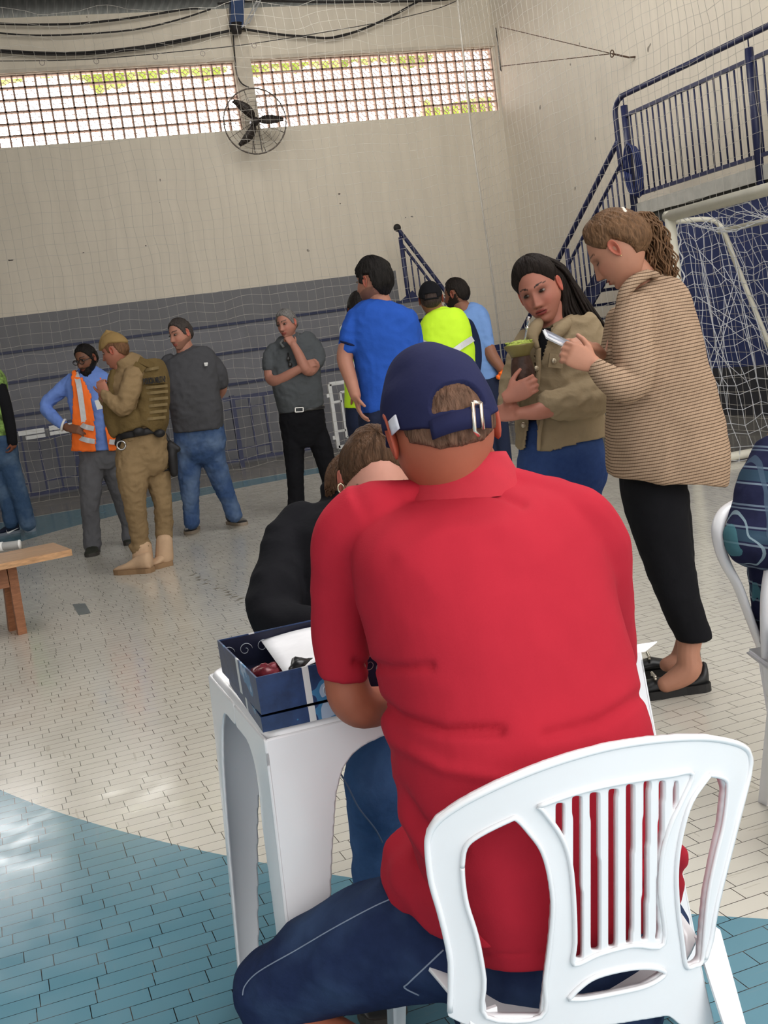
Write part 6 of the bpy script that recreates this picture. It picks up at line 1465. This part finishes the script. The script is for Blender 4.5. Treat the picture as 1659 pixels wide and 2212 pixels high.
# jeans
JD = denim('dark_blue_denim', (.014, .024, .066), (.06, .105, .20), .55, 6)
def b(bm):
    f.loft(bm, [(1195, 1940, -.03, 258, .12), (1205, 2010, -.04, 266, .135), (1208, 2080, -.04, 262, .145), (1205, 2150, -.04, 250, .145), (1200, 2190, -.03, 240, .14)], side=XS, seg=36)
    f.chain(bm, [(1060, 2040, -.06, 130), (940, 2020, -.03, 142), (820, 2035, .00, 140), (710, 2075, .03, 125), (620, 2120, .05, 103), (585, 2140, .06, 88), (600, 2200, .05, 80)], k=6, seg=24)
    f.chain(bm, [(1330, 2060, -.04, 120), (1380, 2020, .12, 110), (1400, 2000, .30, 90), (1405, 2050, .40, 74), (1400, 2200, .42, 60), (1395, 2400, .42, 52)], k=6, seg=24)
bm = bmesh.new(); b(bm); bm = remesh(bm, .007, 5); wrinkle(bm, .006, 11, (1, 1, 1), .55, 6); JT_ = BVHTree.FromBMesh(bm); link('jeans', bm, JD, f.root)
SEAM = mat('pale_seam_thread', (.20, .24, .32), .9)
def seamline(pts, r=.0011):
    bm = bmesh.new(); q = catmull(pts, 6); P = [surf(JT_, x, y, .0005) for x, y in q]; P = [p for p in P if p is not None]; tube(bm, P, r, 6); link('seam', bm, SEAM, f.root)
seamline([(848, 1940), (800, 1962), (720, 2005), (640, 2052), (560, 2098), (530, 2128), (524, 2150)])
seamline([(958, 2052), (920, 2088), (882, 2124), (874, 2134), (905, 2150)], .0014)
# head, cap, neck
h = Head(f, 953, 926, .05, -165, 26, -2, 1.05, brow=(.1, .06, .04), res=(90, 76), ear=1.2)
f.raw('hair', hair_mat('cropped_brown_hair', (.13, .070, .045), .5), lambda bm: h.shell(bm, [(0, .066), (30, .062), (48, .044), (62, .02), (74, -.012), (84, -.016), (92, .030), (104, .026), (118, -.035), (150, -.060), (180, -.064)], .0045, nt=140, np_=110, nse=.003, nf=120))
NVC = mat('navy_cap_cloth', (.020, .022, .062), .9, 0, .12, 8, bump=.3, bs=30, bd=.006, spec=.08)
CPL = [(0, .030), (50, .022), (90, .010), (120, -.016), (150, -.034), (180, -.040)]
def capline(th, p):
    a = ((th+pi) % (2*pi))-pi; aa = abs(a)*180/pi; z = interp(CPL, aa)
    back = (pi-abs(a)); e = (back/.44)**2+((p.z-.012)/.030)**2
    return z
def b(bm):
    nt, np_ = 200, 170; rows = []
    for j in range(np_):
        ph = pi*(j+.5)/np_; row = []
        for i in range(nt):
            th = 2*pi*i/nt; p = head_point(th, ph); a = ((th+pi) % (2*pi))-pi; aa = abs(a)*180/pi; zl = interp(CPL, aa); back = pi-abs(a)
            nrm = Vector((p.x/.0735**2, p.y/.093**2, p.z/.116**2)).normalized(); w = max(0, min(1, (p.z-zl)/.006)); w = w*w*(3-2*w)
            t = .011+.003*max(0, p.z/.1)+.005*noise.noise(p*22)*max(0, min(1, (p.z-.02)/.05))
            z0 = zl+.022; e = sqrt((back/.50)**2+(max(0, p.z-z0)/.040)**2); inside = 1 if (p.z > z0 and e < 1) else 0
            wi = max(0, min(1, (1-e)/.06))*max(0, min(1, (p.z-z0)/.003))
            d = lerp(-.014, t, w); d = lerp(d, -.010, wi); row.append(h.P(p+nrm*d))
        rows.append(row)
    ringloft(bm, list(reversed(rows)))
cap = f.raw('cap', NVC, b)
f.raw('cap_button', NVC, lambda bm: ellip(bm, h.P((0, -.006, .130)), (.010, .010, .006), h.M), parent=cap)
def b(bm):
    rings = []
    for i in range(15):
        t = i/14-.5; a = t*1.45; x = .098*sin(a); y0 = .085+.0*cos(a); L = .06*cos(a*1.1); z = .045-.02*abs(sin(a))**2
        rings.append([h.P((x, y0*cos(a)+.0, z)), h.P((x*.9, y0*cos(a)+L, z-.004)), h.P((x*.9, y0*cos(a)+L, z-.008)), h.P((x, y0*cos(a), z-.004))])
    ringloft(bm, rings)
f.raw('cap_brim', NVC, b, parent=cap)
def bp(a, z, r=.018):
    th = pi+a; 
    ph = math.acos(max(-1, min(1, z/.116))); p = head_point(th, ph); n_ = Vector((p.x/.0735**2, p.y/.093**2, p.z/.116**2)).normalized(); return h.P(p+n_*r)
def bandm(bm, a0, a1, z0, z1, r, n=16):
    rings = []
    for i in range(n+1): a = lerp(a0, a1, i/n); rings.append([bp(a, z0, r), bp(a, z1, r), bp(a, z1, r+.0022), bp(a, z0, r+.0022)])
    ringloft(bm, rings); bmesh.ops.recalc_face_normals(bm, faces=bm.faces)
f.raw('cap_strap', NVC, lambda bm: bandm(bm, -.56, .56, -.041, -.020, .0115), parent=cap)
BUK = mat('pale_gold_buckle', (.85, .70, .58), .22, .9)
def b(bm):
    s = -1; C = (.25*s)
    P = [bp(C-.07, -.043, .016), bp(C-.08, -.014, .016), bp(C+.07, -.013, .016), bp(C+.10, -.044, .016), bp(C+.02, -.049, .016)]
    stube(bm, P[0:1]+P, .0032, 8, k=1)
    tube(bm, [P[1], P[2]], .003, 8); tube(bm, [P[2], P[3], P[4]], .0032, 8)
f.raw('cap_buckle', BUK, b, parent=cap)
f.raw('cap_patch', mat('white_patch', (.62, .62, .68), .7), lambda bm: bandm(bm, 1.06, 1.26, -.008, .012, .0150, 4), parent=cap)
def b(bm):
    f.loft(bm, [(975, 955, .07, 74, .055), (985, 985, .075, 80, .058), (998, 1020, .08, 86, .062), (1002, 1060, .07, 80, .06), (1010, 1100, .05, 70, .06)], side=XS, tdir=-Z)
    f.chain(bm, [(1010, 1090, .05, 70), (1090, 1500, -.05, 90), (1200, 2000, -.09, 90), (900, 2030, -.02, 70), (640, 2110, .05, 56), (612, 2170, .05, 52), (740, 2256, -.02, 54), (830, 2300, -.10, 50)], k=4)
    f.chain(bm, [(1010, 1130, .05, 50), (800, 1150, .03, 44), (745, 1250, .05, 46), (742, 1400, .07, 46), (748, 1470, .075, 50), (762, 1512, .075, 51), (800, 1528, .10, 46), (900, 1500, .25, 36), (1000, 1440, .45, 26)], k=5)
    f.chain(bm, [(1010, 1130, .05, 50), (1260, 1160, .03, 44), (1300, 1300, .1, 46), (1310, 1420, .2, 44), (1260, 1440, .34, 38), (1160, 1420, .48, 28)], k=5)
    w0 = f.J(1000, 1440, .45); hand(bm, w0, HR*.6+HN*.8, Z, 1.0, -1); w0 = f.J(1160, 1420, .48); hand(bm, w0, -HR*.6+HN*.8, Z, 1.0, 1)
    f.chain(bm, [(1395, 2380, .42, 36), (1395, 2600, .42, 32)])
    f.chain(bm, [(1200, 2000, -.09, 80), (1380, 2020, .15, 60), (1400, 2050, .38, 50), (1395, 2400, .42, 38)])
f.finish(b, .005)
sh0 = f.J(1395, 2560, .42); sh0.z = 0; shoe(f, sh0-HN*.05, sh0+HN*.22, BLKSHOE, DSOLE, .05, .09, L=.29)
sh1 = f.J(850, 2400, -.12); sh1.z = 0; shoe(f, sh1-HN*.05, sh1+HN*.22-HR*.05, BLKSHOE, DSOLE, .05, .09, L=.29)

# ---- front plastic chair with slatted back
ch = thing('plastic_chair', (.69, 1.55, 0), 'white slatted plastic chair in the foreground under the person in the red polo shirt', 'chair', None)
XC = .69
def backmap(px, py, w):
    Y = 1.31; p = onY(px, py, Y)
    for _ in range(8): Y = 1.444-.20*p.z+.95*(p.x-XC)**2; p = onY(px, py, Y)
    return p+Vector((-1.9*(p.x-XC)*w, w, 0))
OUT = [(917,1829),(919,1797),(939,1765),(992,1728),(1071,1688),(1151,1654),(1230,1627),(1310,1606),(1389,1593),(1469,1586),(1533,1587),(1586,1598),(1612,1614),(1620,1640),(1615,1680),(1596,1754),(1575,1839),(1554,1924),(1543,1977),(1535,2030),(1522,2072),(1506,2084),(1518,2130),(1532,2190),(1540,2230),(1490,2230),(1470,2215),(1440,2190),(1300,2212),(1160,2226),(1050,2222),(1000,2206),(968,2190),(968,2136),(968,2083),(960,2030),(944,1966),(926,1903)]
LH = [(998,1866),(1005,1823),(1034,1797),(1098,1765),(1114,1763),(1140,1791),(1167,1829),(1183,1882),(1191,1950),(1185,2030),(1175,2109),(1166,2192),(1050,2192),(1045,2109),(1029,2019),(1008,1950),(1000,1900)]
RH = [(1524,1671),(1554,1679),(1562,1701),(1554,1776),(1538,1844),(1522,1924),(1514,2003),(1508,2070),(1492,2082),(1474,2082),(1466,2030),(1456,1950),(1454,1871),(1464,1797),(1485,1728)]
EY = [(1225,2152),(1245,2130),(1283,2104),(1352,2087),(1405,2086),(1429,2099),(1389,2125),(1310,2143),(1257,2152)]
def seglines(xc_top, xc_bot, ytop, ybot): return xc_top, xc_bot, ytop, ybot
# the slatted opening is cut into the gaps between slats
def ytop(x): return interp([(1159, 1742), (1230, 1712), (1300, 1694), (1380, 1680), (1487, 1671)], x)
def ybot(x): return interp([(1236, 2076), (1300, 2055), (1360, 2040), (1427, 2034)], x)
def xl(y): return interp([(1738, 1159), (1749, 1172), (1802, 1209), (1860, 1228), (1950, 1236), (2080, 1238)], y)
def xr(y): return interp([(1668, 1487), (1728, 1464), (1776, 1442), (1839, 1424), (1924, 1419), (2040, 1427)], y)
slats = [(1188, 1196), (1224, 1230), (1262, 1265), (1301, 1302), (1339, 1338), (1376, 1371), (1409, 1402), (1440, 1428), (1468, 1462)]
def sx_(k, y): a, b_ = slats[k]; return a+(b_-a)*(y-1700)/340
gaps = []
for k in range(len(slats)+1):
    poly = []; ys = [1660+i*8 for i in range(56)]; L = []; Rr = []
    for y in ys:
        a = sx_(k-1, y)+8.2 if k > 0 else -1e9; c = sx_(k, y)-8.2 if k < len(slats) else 1e9
        a = max(a, xl(y)+3); c = min(c, xr(y)-3)
        if c-a > 3.5 and y > ytop((a+c)/2)+3 and y < ybot((a+c)/2)-3: L.append((a, y)); Rr.append((c, y))
    if len(L) > 2: gaps.append(L+list(reversed(Rr)))
bm = plate(OUT, [LH, RH, EY]+gaps, .011, 2.5, backmap, smooth=10)
link('backrest', bm, PLA, ch)
# raised rim along the outer edge, as on the moulded chair
def b_(pts, r, o=-.006, closed=False):
    bm = bmesh.new(); q = catmull(pts+(pts[:1] if closed else []), 4); tube(bm, [backmap(p[0], p[1], o) for p in q], r, 8); return bm
rim = [(972,2180),(974,2083),(966,2030),(950,1964),(932,1900),(924,1832),(927,1800),(946,1770),(996,1734),(1073,1695),(1153,1661),(1232,1634),(1311,1613),(1389,1600),(1469,1593),(1531,1594),(1581,1604),(1605,1618),(1612,1641),(1608,1678),(1589,1752),(1568,1837),(1547,1922),(1536,1975),(1528,2026),(1516,2068)]
link('rim', b_(rim, .0045, -.005), PLA, ch)
link('inner_rim', b_([(998,1868),(1005,1825),(1034,1799),(1098,1767),(1114,1765),(1140,1793),(1167,1831),(1183,1884),(1191,1952),(1185,2032),(1175,2111),(1166,2190),(1050,2190),(1045,2109),(1029,2019),(1008,1950),(1000,1902)], .0035, -.007, True), PLA, ch)
link('inner_rim', b_(RH, .0035, -.007, True), PLA, ch)
link('inner_rim', b_(EY, .0038, -.007, True), PLA, ch)
link('inner_rim', b_([(1159,1738),(1172,1750),(1209,1803),(1228,1861),(1236,1951),(1238,2030),(1236,2078),(1290,2056),(1360,2038),(1427,2034),(1419,1924),(1424,1839),(1442,1776),(1464,1728),(1487,1668),(1440,1672),(1380,1680),(1300,1694),(1230,1712)], .0035, -.007, True), PLA, ch)
# seat and legs
bm = bmesh.new(); n_ = 18; gr_ = []
for i in range(n_+1):
    row = []
    for j in range(n_+1):
        u, v = i/n_*2-1, j/n_; wd_ = .192+.045*v; x = XC+u*wd_; y = 1.385+.06*abs(u)**2*(1-v)+v*.41; z = .398-.035*(1-v)**3-.012*(1-abs(u)**3)+.02*abs(u)**4-.03*max(0, v-.85)/.15*.5+(-.01)*(1-v)
        row.append(Vector((x, y, z)))
    gr_.append(row)
V = [[bm.verts.new(p) for p in r] for r in gr_]
for i in range(n_):
    for j in range(n_): bm.faces.new((V[i][j], V[i+1][j], V[i+1][j+1], V[i][j+1]))
o = link('seat', bm, PLA, ch); md = o.modifiers.new('s', 'SOLIDIFY'); md.thickness = .006
for sx, sy in ((-1, 0), (1, 0), (-1, 1), (1, 1)):
    x = XC+sx*.205; y = 1.40 if sy == 0 else 1.76; dx = .035*sx; dy = -.06 if sy == 0 else .03; rings = []
    for t in [k/8 for k in range(9)]:
        c = Vector((x+dx*t, y+dy*t, .40*(1-t))); w1 = .042*(1-t)+.022*t; w2 = .042*(1-t)+.022*t
        ix, iy = -sx, (1 if sy == 0 else -1); th = .006
        P = [(0, 0), (ix*w1, 0), (ix*w1, iy*th), (ix*th, iy*th), (ix*th, iy*w2), (0, iy*w2)]
        rings.append([c+Vector((p[0], p[1], 0)) for p in P])
    bm = bmesh.new(); ringloft(bm, rings); bmesh.ops.recalc_face_normals(bm, faces=bm.faces); link('leg', bm, PLA, ch, smooth=False)

# ---- chair of the person in plaid
c2 = thing('plastic_chair', G(1690, 1720), 'white plastic chair at the right edge under the person in the plaid shirt', 'chair')
g2 = lambda x, y, hd: H(x, y, hd)
bm = bmesh.new(); P = [(1640, 1068, 3.02, .016), (1600, 1084, 2.98, .018), (1566, 1106, 2.95, .022), (1551, 1140, 2.93, .024), (1556, 1185, 2.92, .022), (1572, 1226, 2.92, .020), (1594, 1266, 2.93, .018), (1618, 1330, 2.95, .016), (1640, 1388, 2.97, .016), (1660, 1432, 2.99, .018), (1700, 1470, 3.0, .02)]
q = catmull([(*g2(a, b2, c), r) for a, b2, c, r in P], 5); rings = []
pts_ = [Vector(a[:3]) for a in q]
for (t, s_, u_), a in zip(frames(pts_), q):
    sI = t.cross(HN).normalized(); rings.append([Vector(a[:3])+sI*(a[3]*.62*cos(2*pi*k/12))+HN*(.030*sin(2*pi*k/12)) for k in range(12)])
ringloft(bm, rings); link('backrest_rim', bm, PLA, c2)
bm = bmesh.new(); P = [g2(1662, 1222, 2.80), g2(1656, 1300, 2.80), g2(1660, 1420, 2.82), g2(1672, 1500, 2.84)]; stube(bm, P, [.012, .016, .018, .02], 10); link('armrest', bm, PLA, c2)
sz = .42; a0 = G(1662, 1470, sz)
bm = bmesh.new(); M_ = Matrix((HR, HN, Z)).transposed().to_4x4(); M_.translation = a0; box(bm, (.035, -.12, -.02), (.47, .28, 0), M_); bmesh.ops.bevel(bm, geom=bm.edges[:], offset=.008, segments=2, affect='EDGES'); link('seat', bm, PLA, c2)
for dx, dy in ((.0, .0), (.42, -.1), (.06, .26), (.42, .26)):
    bm = bmesh.new(); top = a0+HR*(dx+.05)+HN*dy-Z*.021; bot = Vector((top.x, top.y, 0))+HR*(.03 if dx > .1 else .0) if (dx or dy) else G(1659, 1733)
    rings = []
    for t in (0, .5, 1): c = top.lerp(bot, t); w = .035*(1-t)+.018*t; rings.append([c+Vector((i*w, j*w, 0)) for i, j in ((-1, -1), (1, -1), (1, 1), (-1, 1))])
    ringloft(bm, rings); bmesh.ops.recalc_face_normals(bm, faces=bm.faces); link('leg', bm, PLA, c2, smooth=False)
